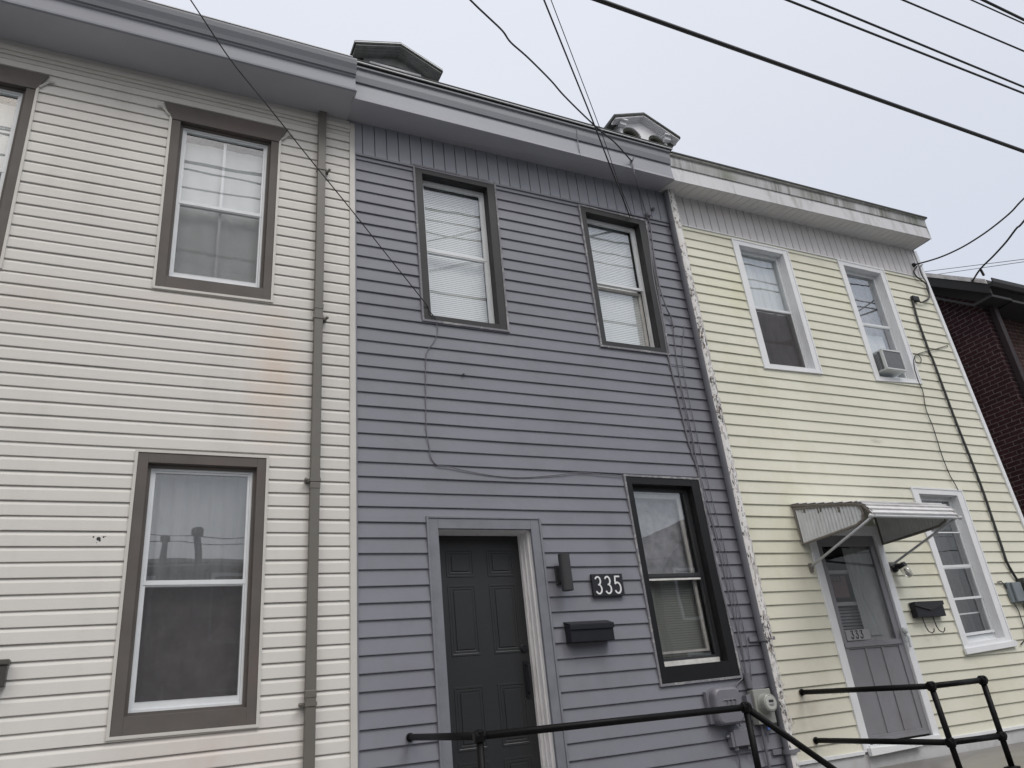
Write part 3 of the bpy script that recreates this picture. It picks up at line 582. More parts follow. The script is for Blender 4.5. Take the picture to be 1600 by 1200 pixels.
t = MB(); t.box(5.41, 9.85, F - .026, F, 6.836, 6.850); t.build('trim', m_trimw, YH, bevel=.002)
for xa, xb in ((5.41, DX0), (DX1, 10.06)): t = MB(); t.box(xa, xb, F - .032, F, 1.005, 1.035); t.build('starter_strip', m_trimw, YH, bevel=.002)
boards('frieze', m_whfr, plain('shaded_groove', (.22, .22, .22), .8), YH, 5.41, 9.86, 6.850, 7.30, 7.32, .122, .011, F - .019)  # groove backing coloured dark to stand in for shade
t = MB(); sxx = 5.295; nP = 38
for i in range(nP):                         # grooved soffit strips
    xa, xb = sxx + (9.86 - sxx) * i / nP, sxx + (9.86 - sxx) * (i + 1) / nP; za = 7.207 + .103 * i / nP; zb_ = 7.207 + .103 * (i + 1) / nP; wa = 7.283 + .03 * i / nP
    t.hexa([(xa + .004, 5.468, za), (xb - .004, 5.468, zb_), (xb - .004, F + .02, wa), (xa + .004, F + .02, wa), (xa, 5.468, za + .012), (xb, 5.468, zb_ + .012), (xb, F + .02, wa + .012), (xa, F + .02, wa + .012)])
t.build('soffit', m_whsoff, YH)
profY = [(5.475, 7.205), (5.466, 7.206), (5.474, 7.30), (5.484, 7.415), (5.470, 7.420), (5.462, 7.50), (5.460, 7.555)]
t = MB(); extrude(t, profY + [(5.52, 7.56)], 5.288, 9.868, 8, za=0, zb=.1, m=lambda k: 0 if k < 3 else 1); t.hexa([(9.868, 5.50, 7.308), (9.869, 5.50, 7.308), (9.869, F + .02, 7.313), (9.868, F + .02, 7.313), (9.868, 5.50, 7.62), (9.869, 5.50, 7.62), (9.869, F + .02, 7.66), (9.868, F + .02, 7.66)])
fY = t.build('fascia', [m_whfas, m_whfas2], YH)
t = MB(); t.box(9.868, 9.874, 5.468, F + .1, 7.315, 7.64); t.build('fascia_end', m_whfas, YH)
t = MB(); extrude(t, [(5.46, 7.556), (5.440, 7.562), (5.432, 7.575), (5.436, 7.588), (5.445, 7.592)], 5.288, 9.878, 8, za=0, zb=.078); t.build('gutter_lip', plain('grimy_lip', (.30, .31, .29), .6, .25, 14), YH)
t = MB(); extrude(t, [(5.47, 7.585), (5.425, 7.592), (5.425, 7.612), (9.6, 9.58), (13.6, 7.7), (13.6, 7.6), (9.6, 9.48)], 5.325, 9.89, 8, za=0, zb=.055); t.build('roof', m_roof, YH)
t = MB(); t.box(5.42, 10.0, 13.1, 13.2, 0, 7.4)
t.hexa([(10.09, F + .03, 0), (10.13, F + .03, 0), (10.13, 13.2, 0), (10.09, 13.2, 0), (9.86, F + .071, 7.3), (9.90, F + .071, 7.3), (9.90, 13.2, 7.3), (9.86, 13.2, 7.3)]); t.build('wall', m_yellow, YH)
t = MB(); t.box(5.42, 6.325, F - .012, F + .1, .5, 1.004); t.box(6.326, 7.9, F - .015, F + .1, .5, 1.0035); t.box(7.901, 10.08, F - .010, F + .1, .5, 1.004); t.build('foundation_panel', plain('white_foundation_panel', (.50, .51, .52), .5, .06, 3, dirt=(.30, .30, .29), dirt_amt=.5, dirt_scale=(4, 1, 4)), YH)
def cv_Y1(q, x0, x1, z0, zm, z1, y):
    a = q.cloth(x0, x0 + (x1 - x0) * .42, zm, z1, y, .006, 2); b = q.cloth(x0 + (x1 - x0) * .44, x1, zm, z1, y + .015, .008, 3)
    return [(a, m_sheerw, 'curtain'), (b, m_sheerw, 'curtain'), (q.cloth(x0, x1, z0, zm, y, .012, 4), m_curtdark, 'curtain')]
def cv_Y2(q, x0, x1, z0, zm, z1, y): return [(q.cloth(x0, x1, z0 + .5, z1, y + .05, .012, 5), m_lace, 'curtain'), (q.cloth(x0 + .12, x1 - .12, z0 + .3, zm - .1, y + .01, .01, 2), m_sheerw, 'curtain')]
m_darkc = plain('very_dark_curtain', (0.05, 0.05, 0.052), 0.9, 0.4, 5)
def cv_Y3(q, x0, x1, z0, zm, z1, y):
    s = MB(); q.box(s, x0 + .14, x0 + .155, y, y + .01, z0, zm); q.box(s, x0, x1, y, y + .008, z0 + .3, z0 + .315)
    return [(q.cloth(x0, x1, z0, z1, y + .12, .015, 4), m_darkc, 'curtain'), (s, m_sash, 'inner_muntin')]
CY = dict(mc=m_trimw, mtrim=m_trimw, mframe=m_sash, d=.065, fw=.03)
window(YH, qY1, ml=.10, mr=.095, mb_=.06, mt=.08, low='dense', cover=cv_Y1, mid=.5, **CY)
window(YH, qY2, ml=.10, mr=.095, mb_=.06, mt=.08, low='glass', cover=cv_Y2, mid=.5, **CY)
wy3 = window(YH, qY3, mglass=m_glass2, ml=.11, mr=.12, mb_=.10, mt=.08, low='glass', cover=cv_Y3, mid=.5, **CY)
for y0_, y1_, z0_, z1_ in ((.066, .078, 1.32, 1.335), (.066, .078, .555, .582), (.055, .075, .17, .20)): t = MB(); qY3.box(t, .135, .77, F + y0_, F + y1_, z0_, z1_); t.build('storm_rail', m_sash, wy3)
t = MB(); qY3.box(t, -.02, .94, F - .05, F - .024, -.012, .05); t.build('sill', m_trimw, wy3, bevel=.003)
# storm door of the cream house
t = MB(); c0 = .095
t.box(DX0, DX0 + c0, F - .03, F + .02, 1.02, 3.10); t.box(DX1 - c0, DX1, F - .03, F + .02, 1.02, 3.10); t.box(DX0 + c0, DX1 - c0, F - .029, F + .02, 3.075, 3.18); t.box(DX0, DX0 + c0, F - .03, F + .02, 3.10, 3.18); t.box(DX1 - c0, DX1, F - .03, F + .02, 3.10, 3.18)
dY = t.build('door', m_trimw, YH, bevel=.004)
A0, A1 = DX0 + c0 + .002, DX1 - c0 - .002
t = MB(); ys0, ys1 = F - .002, F + .028
t.box(A0, A0 + .085, ys0, ys1, 1.09, 3.073); t.box(A1 - .085, A1, ys0, ys1, 1.09, 3.073); t.box(A0 + .0851, A1 - .0851, ys0 + .0006, ys1, 2.96, 3.073); t.box(A0 + .0851, A1 - .0851, ys0 + .0006, ys1, 1.93, 2.0)
t.box(A0 + .0851, A1 - .0851, ys0 + .0006, ys1, 1.09, 1.15); t.box(A0 + .0851, A1 - .0851, ys0 + .012, ys1 - .004, 1.15, 1.93)
for k in (1, 2): xk = A0 + .085 + (A1 - A0 - .17) * k / 3; t.box(xk - .016, xk + .016, ys0 + .001, ys0 + .0118, 1.151, 1.929)
t.box(A0 + .03, A1 - .03, ys0 - .012, ys0 - .0005, 1.945, 1.985); t.box(A0 + .0, A1, ys0 - .006, ys0 - .0005, 1.092, 1.12)
sd_ = t.build('storm_door', m_greydoor, dY, bevel=.003)
t = MB(); t.box(A0 + .08, A1 - .08, ys0 + .01, ys0 + .013, 1.998, 2.965); t.build('glass_pane', glass('storm_glass', 0.6, (.8, .8, .8)), sd_)
t = MB(); t.box(A1 - .005, A1 + .03, ys0 - .035, ys0 - .028, 1.95, 2.10); t.lathe((A1 + .01, ys0 - .03, 2.07), (0, -1, 0), [(0, .03), (.03, .034), (.045, .02), (.045, 0)], 14); t.tube([(A1 + .012, ys0 - .04, 2.06), (A1 + .02, ys0 - .06, 2.0), (A1 + .02, ys0 - .05, 1.9)], .012, 8); t.build('handle', m_ac, sd_, bevel=.002)
t = MB(); t.box(A0 - .03, A1 + .08, F - .05, F - .018, 1.025, 1.075); t.hexa([(A0 - .06, F - .075, .985), (7.03, F - .075, 1.0), (7.03, F - .03, 1.0), (A0 - .06, F - .03, .985), (A0 - .06, F - .075, 1.055), (7.03, F - .075, 1.03), (7.03, F - .03, 1.03), (A0 - .06, F - .03, 1.055)]); t.build('threshold', m_trimw, dY, bevel=.003)
# inner door behind the storm glass
t = MB(); yi = F + .055; m_inner = plain('inner_door', (.60, .60, .61), .6, .1, 5)
t.box(A0, A0 + .12, yi, yi + .04, 1.09, 3.07); t.box(A0 + .56, A1, yi, yi + .04, 1.09, 3.07)
for z0_, z1_ in ((1.09, 2.06), (2.36, 2.395), (2.685, 2.72), (2.98, 3.07)): t.box(A0 + .1201, A0 + .5599, yi + .001, yi + .04, z0_, z1_)
t.build('inner_door', m_inner, dY)
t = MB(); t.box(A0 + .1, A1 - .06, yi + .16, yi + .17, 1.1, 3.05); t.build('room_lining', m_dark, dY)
t = MB()
for k in range(9): t.hexa([(A0 + .125, yi + .05, 2.07 + k * .032), (A0 + .555, yi + .05, 2.07 + k * .032), (A0 + .555, yi + .07, 2.07 + k * .032), (A0 + .125, yi + .07, 2.07 + k * .032), (A0 + .125, yi + .07, 2.094 + k * .032), (A0 + .555, yi + .07, 2.094 + k * .032), (A0 + .555, yi + .075, 2.094 + k * .032), (A0 + .125, yi + .075, 2.094 + k * .032)])
t.build('blind', m_sheer, dY)
def drape(x0, x1, z0, z1, y, wv, am):
    mb = MB(); n = 30; mrow = 10
    for j in range(mrow + 1):
        v = j / mrow; pinch = 1 - .45 * math.exp(-((v - .45) / .2) ** 2)
        for i in range(n + 1):
            u = i / n; x = x0 + (x1 - x0) * u * pinch; mb.v.append((x, y + am * math.sin(u * wv * 6.283 + v * 2), z0 + (z1 - z0) * v))
    for j in range(mrow):
        for i in range(n): a_ = j * (n + 1) + i; mb.f.append((a_, a_ + 1, a_ + n + 2, a_ + n + 1)); mb.m.append(0)
    return mb
drape(A0 + .42, A0 + .68, 2.05, 2.95, F + .04, 3, .006).build('curtain', m_sheerw, dY, smooth=True)
t = MB(); t.box(A0 + .15, A0 + .36, yi - .003, yi - .001, 2.44, 2.66); t.box(A0 + .14, A0 + .42, yi - .004, yi - .0011, 2.03, 2.13) if False else None; t.build('sticker', m_red, dY)

# digits ------------------------------------------------------------
def arc(cx, cz, rx, rz, a0, a1, n=14): return [(cx + rx * math.cos(R(a0 + (a1 - a0) * i / n)), cz + rz * math.sin(R(a0 + (a1 - a0) * i / n))) for i in range(n + 1)]
THREE = arc(.45, .76, .33, .24, 150, -80) + arc(.45, .27, .38, .27, 85, -150)
FIVE = [(.82, 1.0), (.24, 1.0), (.18, .56)] + arc(.44, .32, .40, .32, 115, -150)
THREEF = [(.12, .86), (.16, 1.0), (.80, 1.0), (.42, .62)] + arc(.40, .30, .40, .31, 80, -165)
def digits(par, mat_, seq, x, z, w, h, gap, y, sw, sk=None):
    for d in seq:
        mb = MB(); pts = [(x + px * w, z + pz * h) for px, pz in d]
        for k in range(len(pts) - 1):
            a_, b_ = Vector((pts[k][0], 0, pts[k][1])), Vector((pts[k + 1][0], 0, pts[k + 1][1]))
            dr = (b_ - a_).normalized(); nn = Vector((-dr.z, 0, dr.x)); s_ = sw * (sk(k / len(pts)) if sk else 1) / 2; e_ = dr * sw * .18
            a_ = a_ - e_; b_ = b_ + e_; yy = y - .00005 * (k % 7)
            mb.hexa([a_ + nn * s_ + Vector((0, yy, 0)), a_ - nn * s_ + Vector((0, yy, 0)), b_ - nn * s_ + Vector((0, yy, 0)), b_ + nn * s_ + Vector((0, yy, 0)),
                     a_ + nn * s_ + Vector((0, y + .004, 0)), a_ - nn * s_ + Vector((0, y + .004, 0)), b_ - nn * s_ + Vector((0, y + .004, 0)), b_ + nn * s_ + Vector((0, y + .004, 0))])
        mb.build('digit', mat_, par); x += w + gap
t = MB(); t.box(3.578, 3.895, F - .045, F - .018, 2.522, 2.712)
PL = t.build('house_number_plaque', plain('black_plaque', (.014, .015, .02), .4), None, bevel=.002); tag(PL, 'black rectangular plaque with white numbers 335 on grey siding', 'house number')
digits(PL, m_digit, (THREE, THREE, FIVE), 3.598, 2.542, .078, .144, .020, F - .050, .0140)
t = MB(); t.box(A0 + .10, A0 + .44, ys0 + .004, ys0 + .0085, 2.012, 2.115); t.build('number_strip', plain('pale_strip', (.30, .30, .31), .5), sd_)
digits(sd_, m_digitk, (THREEF,) * 3, A0 + .165, 2.030, .044, .072, .022, ys0 + .002, .0095, lambda u: .6 + .9 * abs(math.sin(u * 6.283)))
digits(dY, m_digitk, (THREEF,) * 3, A0 + .16, 2.60, .035, .055, .014, yi - .008, .008)

# dormers ------------------------------------------------------------
def dormer(par, lx, px_, rx, lz, pz, rz, y, wall_m, roof_m, soff_m, white):
    cx = px_; yw = y + (.13 if white else .2); zb = 8.6; r = MB(); th = .05
    for (xa, za, xb, zb2) in ((lx, lz, cx, pz), (cx, pz, rx, rz)):
        r.hexa([(xa, y, za - th), (xb, y, zb2 - th), (xb, y + 2.2, zb2 - th), (xa, y + 2.2, za - th), (xa, y, za), (xb, y, zb2), (xb, y + 2.2, zb2), (xa, y + 2.2, za)])
    d = MB(); wl, wr = lx + .17, rx - .17; sl = (pz - lz) / (cx - lx)
    zl = lz + sl * .17 - th - .002; zr = rz + (pz - rz) / (rx - cx) * .17 - th - .002
    # front wall with openings: built as columns of quads around arches
    arches = [(at(990, 222, yw).x, .17), (at(1029, 230, yw).x, .17)] if white else [((wl + wr) / 2, .36)]
    az = (at(989, 200, yw).z - .17, at(1027, 212, yw).z - .17) if white else (9.50, 9.50); N = 120; y0_, y1_ = yw, yw + .06
    def topz(x): return (zl + (pz - th - .002 - zl) * (x - wl) / (cx - wl)) if x < cx else (pz - th - .002 + (zr - pz + th + .002) * (x - cx) / (wr - cx))
    for i in range(N):
        xa, xb = wl + (wr - wl) * i / N, wl + (wr - wl) * (i + 1) / N
        def lowz(x):
            for k, (ac, ar) in enumerate(arches):
                if abs(x - ac) < ar: return az[k] + math.sqrt(max(0, ar * ar - (x - ac) ** 2)) * (1 if white else .42)
            return zb
        xm = (xa + xb) / 2; la = lb = lowz(xm)
        d.hexa([(xa, y0_, la), (xb, y0_, lb), (xb, y1_, lb), (xa, y1_, la), (xa, y0_, topz(xa)), (xb, y0_, topz(xb)), (xb, y1_, topz(xb)), (xa, y1_, topz(xa))])
    d.box(wl, wl + .05, y1_, y1_ + 1.8, zb, zl); d.box(wr - .05, wr, y1_, y1_ + 1.8, zb, zr)
    do = d.build('dormer', wall_m, par); r.build('dormer_roof', roof_m, do)
    s = MB()                                # moulded soffit boards under the overhang
    for (xa, za, xb, zb2) in ((lx + .02, lz, cx, pz), (cx, pz, rx - .02, rz)):
        for o_, yy0, yy1 in ((.052, y + .012, y + .06), (.062, y + .06, y + .10), (.074, y + .10, yw)):
            s.hexa([(xa, yy0, za - o_ - .016), (xb, yy0, zb2 - o_ - .016), (xb, yy1, zb2 - o_ - .016), (xa, yy1, za - o_ - .016), (xa, yy0, za - th - .001), (xb, yy0, zb2 - th - .001), (xb, yy1, zb2 - th - .001), (xa, yy1, za - th - .001)])
    s.build('cornice', soff_m, do)
    e_ = MB(); q1 = .012
    for (xa, za, xb, zb2) in ((lx, lz, cx, pz), (cx, pz, rx, rz)): e_.hexa([(xa, y - .008, za - .035), (xb, y - .008, zb2 - .035), (xb, y - .0005, zb2 - .035), (xa, y - .0005, za - .035), (xa, y - .008, za - .02), (xb, y - .008, zb2 - .02), (xb, y - .0005, zb2 - .02), (xa, y - .0005, za - .02)])
    e_.build('edge_strip', m_edge if not white else m_shingle, do)
    for k, (ac, ar) in enumerate(arches):
        wn = MB(); sc = 1 if white else .42; P = [(ac + ar * math.cos(R(a)), az[k] + sc * ar * math.sin(R(a))) for a in range(0, 181, 10)]
        for (xa, za), (xb, zb2) in zip(P, P[1:]):
            f_ = lambda x, z, s_: (ac + (x - ac) * s_, az[k] + (z - az[k]) * s_)
            a1_, b1_ = f_(xa, za, .80), f_(xb, zb2, .80)
            wn.hexa([(xa, yw + .03, za), (a1_[0], yw + .03, a1_[1]), (a1_[0], yw + .09, a1_[1]), (xa, yw + .09, za), (xb, yw + .03, zb2), (b1_[0], yw + .03, b1_[1]), (b1_[0], yw + .09, b1_[1]), (xb, yw + .09, zb2)])
        wn.build('arch_frame', m_olived if white else wall_m, do)
        wd = MB(); wd.box(ac - ar * .86, ac + ar * .86, yw + .09, yw + .11, zb, az[k] + sc * ar * (.30 if white else .05)); wd.box(ac - ar * .86, ac + ar * .86, yw + .070, yw + .0895, az[k] + .06, az[k] + .085) if white else wd.box(ac - ar * .97, ac + ar * .97, yw - .02, yw + .0895, 9.545, 9.605)
        wd.build('dormer_window', m_oldwhite, do)
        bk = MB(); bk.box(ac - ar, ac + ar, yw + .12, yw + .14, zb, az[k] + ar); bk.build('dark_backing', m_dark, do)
    if white:
        for xs_, sg in ((wl, 1), (wr, -1)):
            b = MB(); xx = sorted((xs_ - sg * .05, xs_ + sg * .09)); zt_ = (zl if sg > 0 else zr)
            b.box(xx[0], xx[1], yw - .11, yw - .001, zt_ - .040, zt_ - .014); b.box(xx[0] + .015, xx[1] - .015, yw - .07, yw - .001, zt_ - .10, zt_ - .041)
            b.build('bracket', m_oldwhite, do, bevel=.004)
    return do
dormer(GH, 1.91, 2.526, 3.097, 9.690, 9.888, 9.612, 6.9, m_oldwood, m_shingle, m_oldwood, False)
dormer(YH, 5.811, 6.390, 7.005, 9.680, 9.897, 9.605, 6.9, m_oldwhite, m_shingle, m_oldwhite, True)

# ================================================================== BRICK HOUSE beyond the alley
XW, YW = 12.4, 6.5
BH = thing('brick_house', 'dark red brick house with a black overhanging roof beyond the alley', 'house', (15, 10, 0))
t = MB(); t.box(XW, XW + .25, YW, 15, 0, 7.25); t.face([(XW, YW, 7.25), (XW, 15, 7.25), (XW, 10.75, 10.6)][::-1]); t.build('side_wall', m_brickd, BH)
t = MB(); t.box(XW + .2501, 22, YW + .12, YW + .4, 0, 7.3); t.box(XW + .25, XW + .42, YW + .0, YW + .1195, 0, 7.3) ; t.build('front_wall', m_brickr, BH)
t = MB(); t.box(XW + .25, 22, 14.8, 15, 0, 7.3); t.box(21.8, 22, YW + .4, 14.8, 0, 7.3); t.build('back_wall', m_brickr, BH)
ey, ez, pit = 6.15, 7.43, .755; xe = 12.145; ry = 10.75; rz_ = ez + (ry - ey) * pit
t = MB(); t.hexa([(xe, ey, ez - .06), (23, ey, ez - .06), (23, ry, rz_ - .06), (xe, ry, rz_ - .06), (xe, ey, ez), (23, ey, ez), (23, ry, rz_), (xe, ry, rz_)])
t.hexa([(xe, ry, rz_ - .06), (23, ry, rz_ - .06), (23, 2 * ry - ey, ez - .06), (xe, 2 * ry - ey, ez - .06), (xe, ry, rz_), (23, ry, rz_), (23, 2 * ry - ey, ez), (xe, 2 * ry - ey, ez)]); t.build('roof', m_roof, BH)
t = MB(); t.hexa([(xe - .02, ey, ez - .075), (xe - .001, ey, ez - .075), (xe - .001, ry, rz_ - .075), (xe - .02, ry, rz_ - .075), (xe - .02, ey, ez + .01), (xe - .001, ey, ez + .01), (xe - .001, ry, rz_ + .01), (xe - .02, ry, rz_ + .01)]); t.build('rake_trim', plain('pale_rake', (.52, .51, .51), .6, .25, 9), BH)
t = MB(); t.hexa([(xe, ey, ez - .26), (xe + .035, ey, ez - .26), (xe + .035, ry, rz_ - .26), (xe, ry, rz_ - .26), (xe, ey, ez - .0605), (xe + .035, ey, ez - .0605), (xe + .035, ry, rz_ - .0605), (xe, ry, rz_ - .0605)])
t.box(xe + .036, XW + .3, ey + .02, YW + .0, ez - .30, ez - .255); t.hexa([(xe + .036, YW, ez - .30), (XW - .001, YW, ez - .30), (XW - .001, ry, rz_ - .26), (xe + .036, ry, rz_ - .26), (xe + .036, YW, ez - .25), (XW - .001, YW, ez - .25), (XW - .001, ry, rz_ - .21), (xe + .036, ry, rz_ - .21)])
t.box(XW + .3, 22, ey + .02, YW + .12, ez - .32, ez - .28); t.build('eave', m_blackwood, BH)
t = MB()
prof = [(ey + .02, ez - .14), (ey - .05, ez - .14), (ey - .09, ez - .08), (ey - .09, ez - .01), (ey - .075, ez - .01), (ey - .07, ez - .07), (ey + .02, ez - .1)]
extrude(t, prof, xe + .01, 22, 1); t.build('gutter', m_blackwood, BH)
t = MB(); p1 = at(1548, 485, 6.38); 
bx = at(1557, 497, 6.42).x; t.box(bx - .055, bx + .055, 6.37, 6.46, .1, 7.15); t.build('downspout', plain('dark_brown_pipe', (.026, .019, .022), .6, spec=.25), BH, bevel=.006)
t = MB(); t.tube([(XW - .03, 7.155, 7.0), (XW - .03, 7.155, 0.2)], .012, 6); t.box(XW - .06, XW - .001, 7.19, 7.9, 0, 7.3); t.build('pipe_and_dark_panel', m_blackwood, BH)  # thin pipe, and a broad dark panel over the wall behind it

# ================================================================== OPPOSITE SIDE OF THE STREET (seen reflected in the panes)
def opp(x0_, x1_, h, label, chim=(), gable=0):
    H = thing('row_house', label, 'house', ((x0_ + x1_) / 2, -8.6, 0), 'row houses across the street')
    t = MB(); t.box(x0_, x1_, -16, -8.2, 0, h); t.build('wall', m_opp, H)
    t = MB()
    if gable: t.hexa([(x0_, -16, h), (x1_, -16, h), (x1_, -8.2, h), (x0_, -8.2, h), ((x0_ + x1_) / 2 - .05, -16, h + gable), ((x0_ + x1_) / 2 + .05, -16, h + gable), ((x0_ + x1_) / 2 + .05, -8.2, h + gable), ((x0_ + x1_) / 2 - .05, -8.2, h + gable)])
    else: t.hexa([(x0_, -12.2, h), (x1_, -12.2, h), (x1_, -8.0, h), (x0_, -8.0, h), (x0_, -12.2, h + 1.2), (x1_, -12.2, h + 1.2), (x1_, -8.0, h + .1), (x0_, -8.0, h + .1)]); t.hexa([(x0_, -16, h), (x1_, -16, h), (x1_, -12.2, h), (x0_, -12.2, h), (x0_, -16, h + .1), (x1_, -16, h + .1), (x1_, -12.2, h + 1.2), (x0_, -12.2, h + 1.2)])
    rf = t.build('roof', m_oppr, H)
    for cx, ch in chim:
        t = MB(); t.lathe((cx, -8.4, h), (0, 0, 1), [(0, .09), (ch - .2, .07), (ch - .18, .12), (ch - .05, .13), (ch, .10), (ch, 0)], 12); t.build('chimney', m_oppr, rf)
    n = int((x1_ - x0_) / 1.9)
    for i in range(n):
        for z_ in (1.4, 4.0):
            xc = x0_ + (i + .5) * (x1_ - x0_) / n; t = MB(); t.box(xc - .45, xc + .45, -8.2, -8.14, z_, z_ + 1.6); wv = t.build('window', m_sash, H); t = MB(); t.box(xc - .37, xc + .37, -8.14, -8.13, z_ + .08, z_ + 1.52); t.build('glass_pane', m_dark, wv)
opp(-12, -5.5, 5.9, 'dark flat fronted row house across the street, far left of the group')
opp(-5.4, 3.2, 5.65, 'dark row house across the street with two pots on its roof', chim=((.55, .95), (1.35, 1.15)))
opp(3.3, 9.0, 5.6, 'dark row house across the street between the chimney house and the plain house')
opp(9.1, 14.6, 5.2, 'low plain row house across the street beside the gabled house')
opp(14.9, 18.9, 5.3, 'gabled dark house across the street at the right end', gable=2.1)

# ================================================================== DOOR LANDINGS
def steps(name, label, x0_, x1_, y0_, ztop, run, side):
    t = MB(); t.box(x0_, x1_, y0_, F - .04, 0.13, ztop)
    if side == 'x':
        n = 4; h_ = (ztop - .13) / (n + 1)
        for k in range(n): t.box(x1_ + k * run + .0005, x1_ + (k + 1) * run, y0_ + .02, F - .05, .13, ztop - h_ * (k + 1))
    else:
        n = 4; h_ = (ztop - .13) / (n + 1)
        for k in range(n): t.box(side[0], side[1], y0_ - (k + 1) * run, y0_ - k * run - .0005, .13, ztop - h_ * (k + 1))
    return tag(t.build(name, m_conc, None, bevel=.012), label, 'steps')
steps('door_landing', 'concrete landing with steps at the black front door of the grey house', 1.72, 3.98, 4.40, .84, .28, 'x')
steps('door_landing', 'wet brownish concrete landing in front of the grey storm door', 5.62, 10.3, 4.30, .885, .28, (6.5, 7.7))

# ================================================================== HANDRAILS
PR = .0225
def fitting(mb, p, r=.033): mb.lathe(Vector(p) - Vector((0, 0, .035)), (0, 0, 1), [(0, .026), (.006, r), (.06, r), (.07, .020), (.07, 0)], 14); mb.lathe(Vector(p) - Vector((.035, 0, 0)), (1, 0, 0), [(0, .026), (.006, .031), (.064, .031), (.07, .026)], 14)
def joint(par, p):
    t = MB(); fitting(t, p); t.build('fitting', m_iron, par, smooth=False, bevel=.003)
# grey house
HR = thing('handrail', 'black iron pipe handrail before the black door, sloping down at its right end', 'handrail', (2.9, 4.5, .84))
a = at(640, 1152, F - .01); PX, PYR = a.x, 4.497; b = Vector((PX, PYR, 1.552)); c = Vector((3.887, PYR, 1.539)); d = at(1300, 1200, PYR)
dd = (d - c).normalized(); e_ = c + dd * 1.6
t = MB(); t.tube([(PX, F - .018, a.z), b], PR, 14); t.tube([b, c], PR, 14); t.tube([c, e_], PR, 14); t.build('rail', m_iron, HR, smooth=True)
t = MB(); dz = Vector((0, 0, -.43)); t.tube([(PX, F - .018, a.z - .43), b + dz], PR, 14); t.tube([b + dz, c + dz], PR, 14); t.tube([c + dz, e_ + dz], PR, 14); t.build('rail', m_iron, HR, smooth=True)
for p, zb in ((b, .84), (c, .84), (e_, .13)):
    t = MB(); t.tube([(p.x, p.y + (0.0), zb), p], PR, 14); t.lathe((p.x, p.y, zb), (0, 0, 1), [(0, .06), (.012, .06), (.018, .03), (.018, 0)], 16); t.build('post', m_iron, HR, smooth=True)
for p in (b, c, e_, b + dz, c + dz, e_ + dz): joint(HR, p)
for z_ in (a.z, a.z - .43): t = MB(); t.lathe((PX, F - .019, z_), (0, -1, 0), [(0, .03), (.01, .03), (.014, .024)], 14); t.build('wall_flange', m_iron, HR)
# cream house
HR2 = thing('handrail', 'black iron pipe guard rail with two bars before the grey storm door', 'handrail', (6.0, 4.4, .885))
a = at(1250, 1082); X3 = a.x; b = Vector((X3, 4.409, 1.535)); c = Vector((6.318, 4.409, 1.535)); lo = .412
a2 = at(1272, 1157); b2 = Vector((X3 + .03, 4.412, 1.131)); c2 = Vector((6.33, 4.412, 1.118))
t = MB(); t.tube([(X3, F - .018, a.z), b], PR, 14); t.tube([b, c], PR, 14); t.build('rail', m_iron, HR2, smooth=True)
t = MB(); t.tube([(a2.x, F - .018, a2.z), b2], PR, 14); t.tube([b2, c2], PR, 14); t.build('rail', m_iron, HR2, smooth=True)
for p, q_ in ((b, b2), (c, c2)):
    t = MB(); dn = (q_ - p); bt = p + dn * ((p.z - .885) / (p.z - q_.z)); t.tube([bt, q_, p], PR, 14); t.lathe(bt, (0, 0, 1), [(0, .06), (.012, .06), (.018, .03), (.018, 0)], 16); t.build('post', m_iron, HR2, smooth=True)
for p in (b, c, b2, c2): joint(HR2, p)
for x_, z_ in ((X3, a.z), (a2.x, a2.z)): t = MB(); t.lathe((x_, F - .019, z_), (0, -1, 0), [(0, .03), (.01, .03), (.014, .024)], 14); t.build('wall_flange', m_iron, HR2)
random.seed(5); dr = MB()
def drops(mb, p, q_, n):
    p, q_ = Vector(p), Vector(q_)
    for i in range(n):
        c_ = p.lerp(q_, random.random()) - Vector((0, 0, PR + .001)); r_ = random.uniform(.0018, .0035)
        mb.lathe(c_, (0, 0, -1), [(0, r_ * .6), (r_, r_), (r_ * 1.8, r_ * .6), (r_ * 2.1, 0)], 6)
drops(dr, (X3, F, a.z), b, 45); drops(dr, b, c, 20); drops(dr, (a2.x, F, a2.z), b2, 25); struct(dr.build('water_drop', m_jar, HR2), 'stuff')

# ================================================================== AWNING
AW = thing('door_awning', 'small ribbed aluminium awning with two struts over the grey storm door', 'awning', (6.77, F, 2.98))
XA, XB = 6.176, 7.36
prof = [(F - .02, 3.40)]; N = 7
for i in range(N):
    u = i / N; y_ = F - .02 - (F - .02 - 5.02) * (i + 1) / N; z_ = 3.40 - .20 * (i + 1) / N; prof += [(y_ + .012, z_ + .004), (y_, z_ + .016)] if False else [(y_, z_ + .012), (y_, z_)]
cur = [(4.97, 3.193), (4.925, 3.170), (4.888, 3.135), (4.862, 3.09), (4.845, 3.045)]
for y_, z_ in cur: prof += [(y_ - .006, z_ + .008), (y_ + .002, z_ - .004)]
t = MB(); extrude(t, prof, XA - .02, XB + .02, 1, closed=False); o_ = t.build('awning_top', m_aluw, AW); so_ = o_.modifiers.new('s', 'SOLIDIFY'); so_.thickness = .004
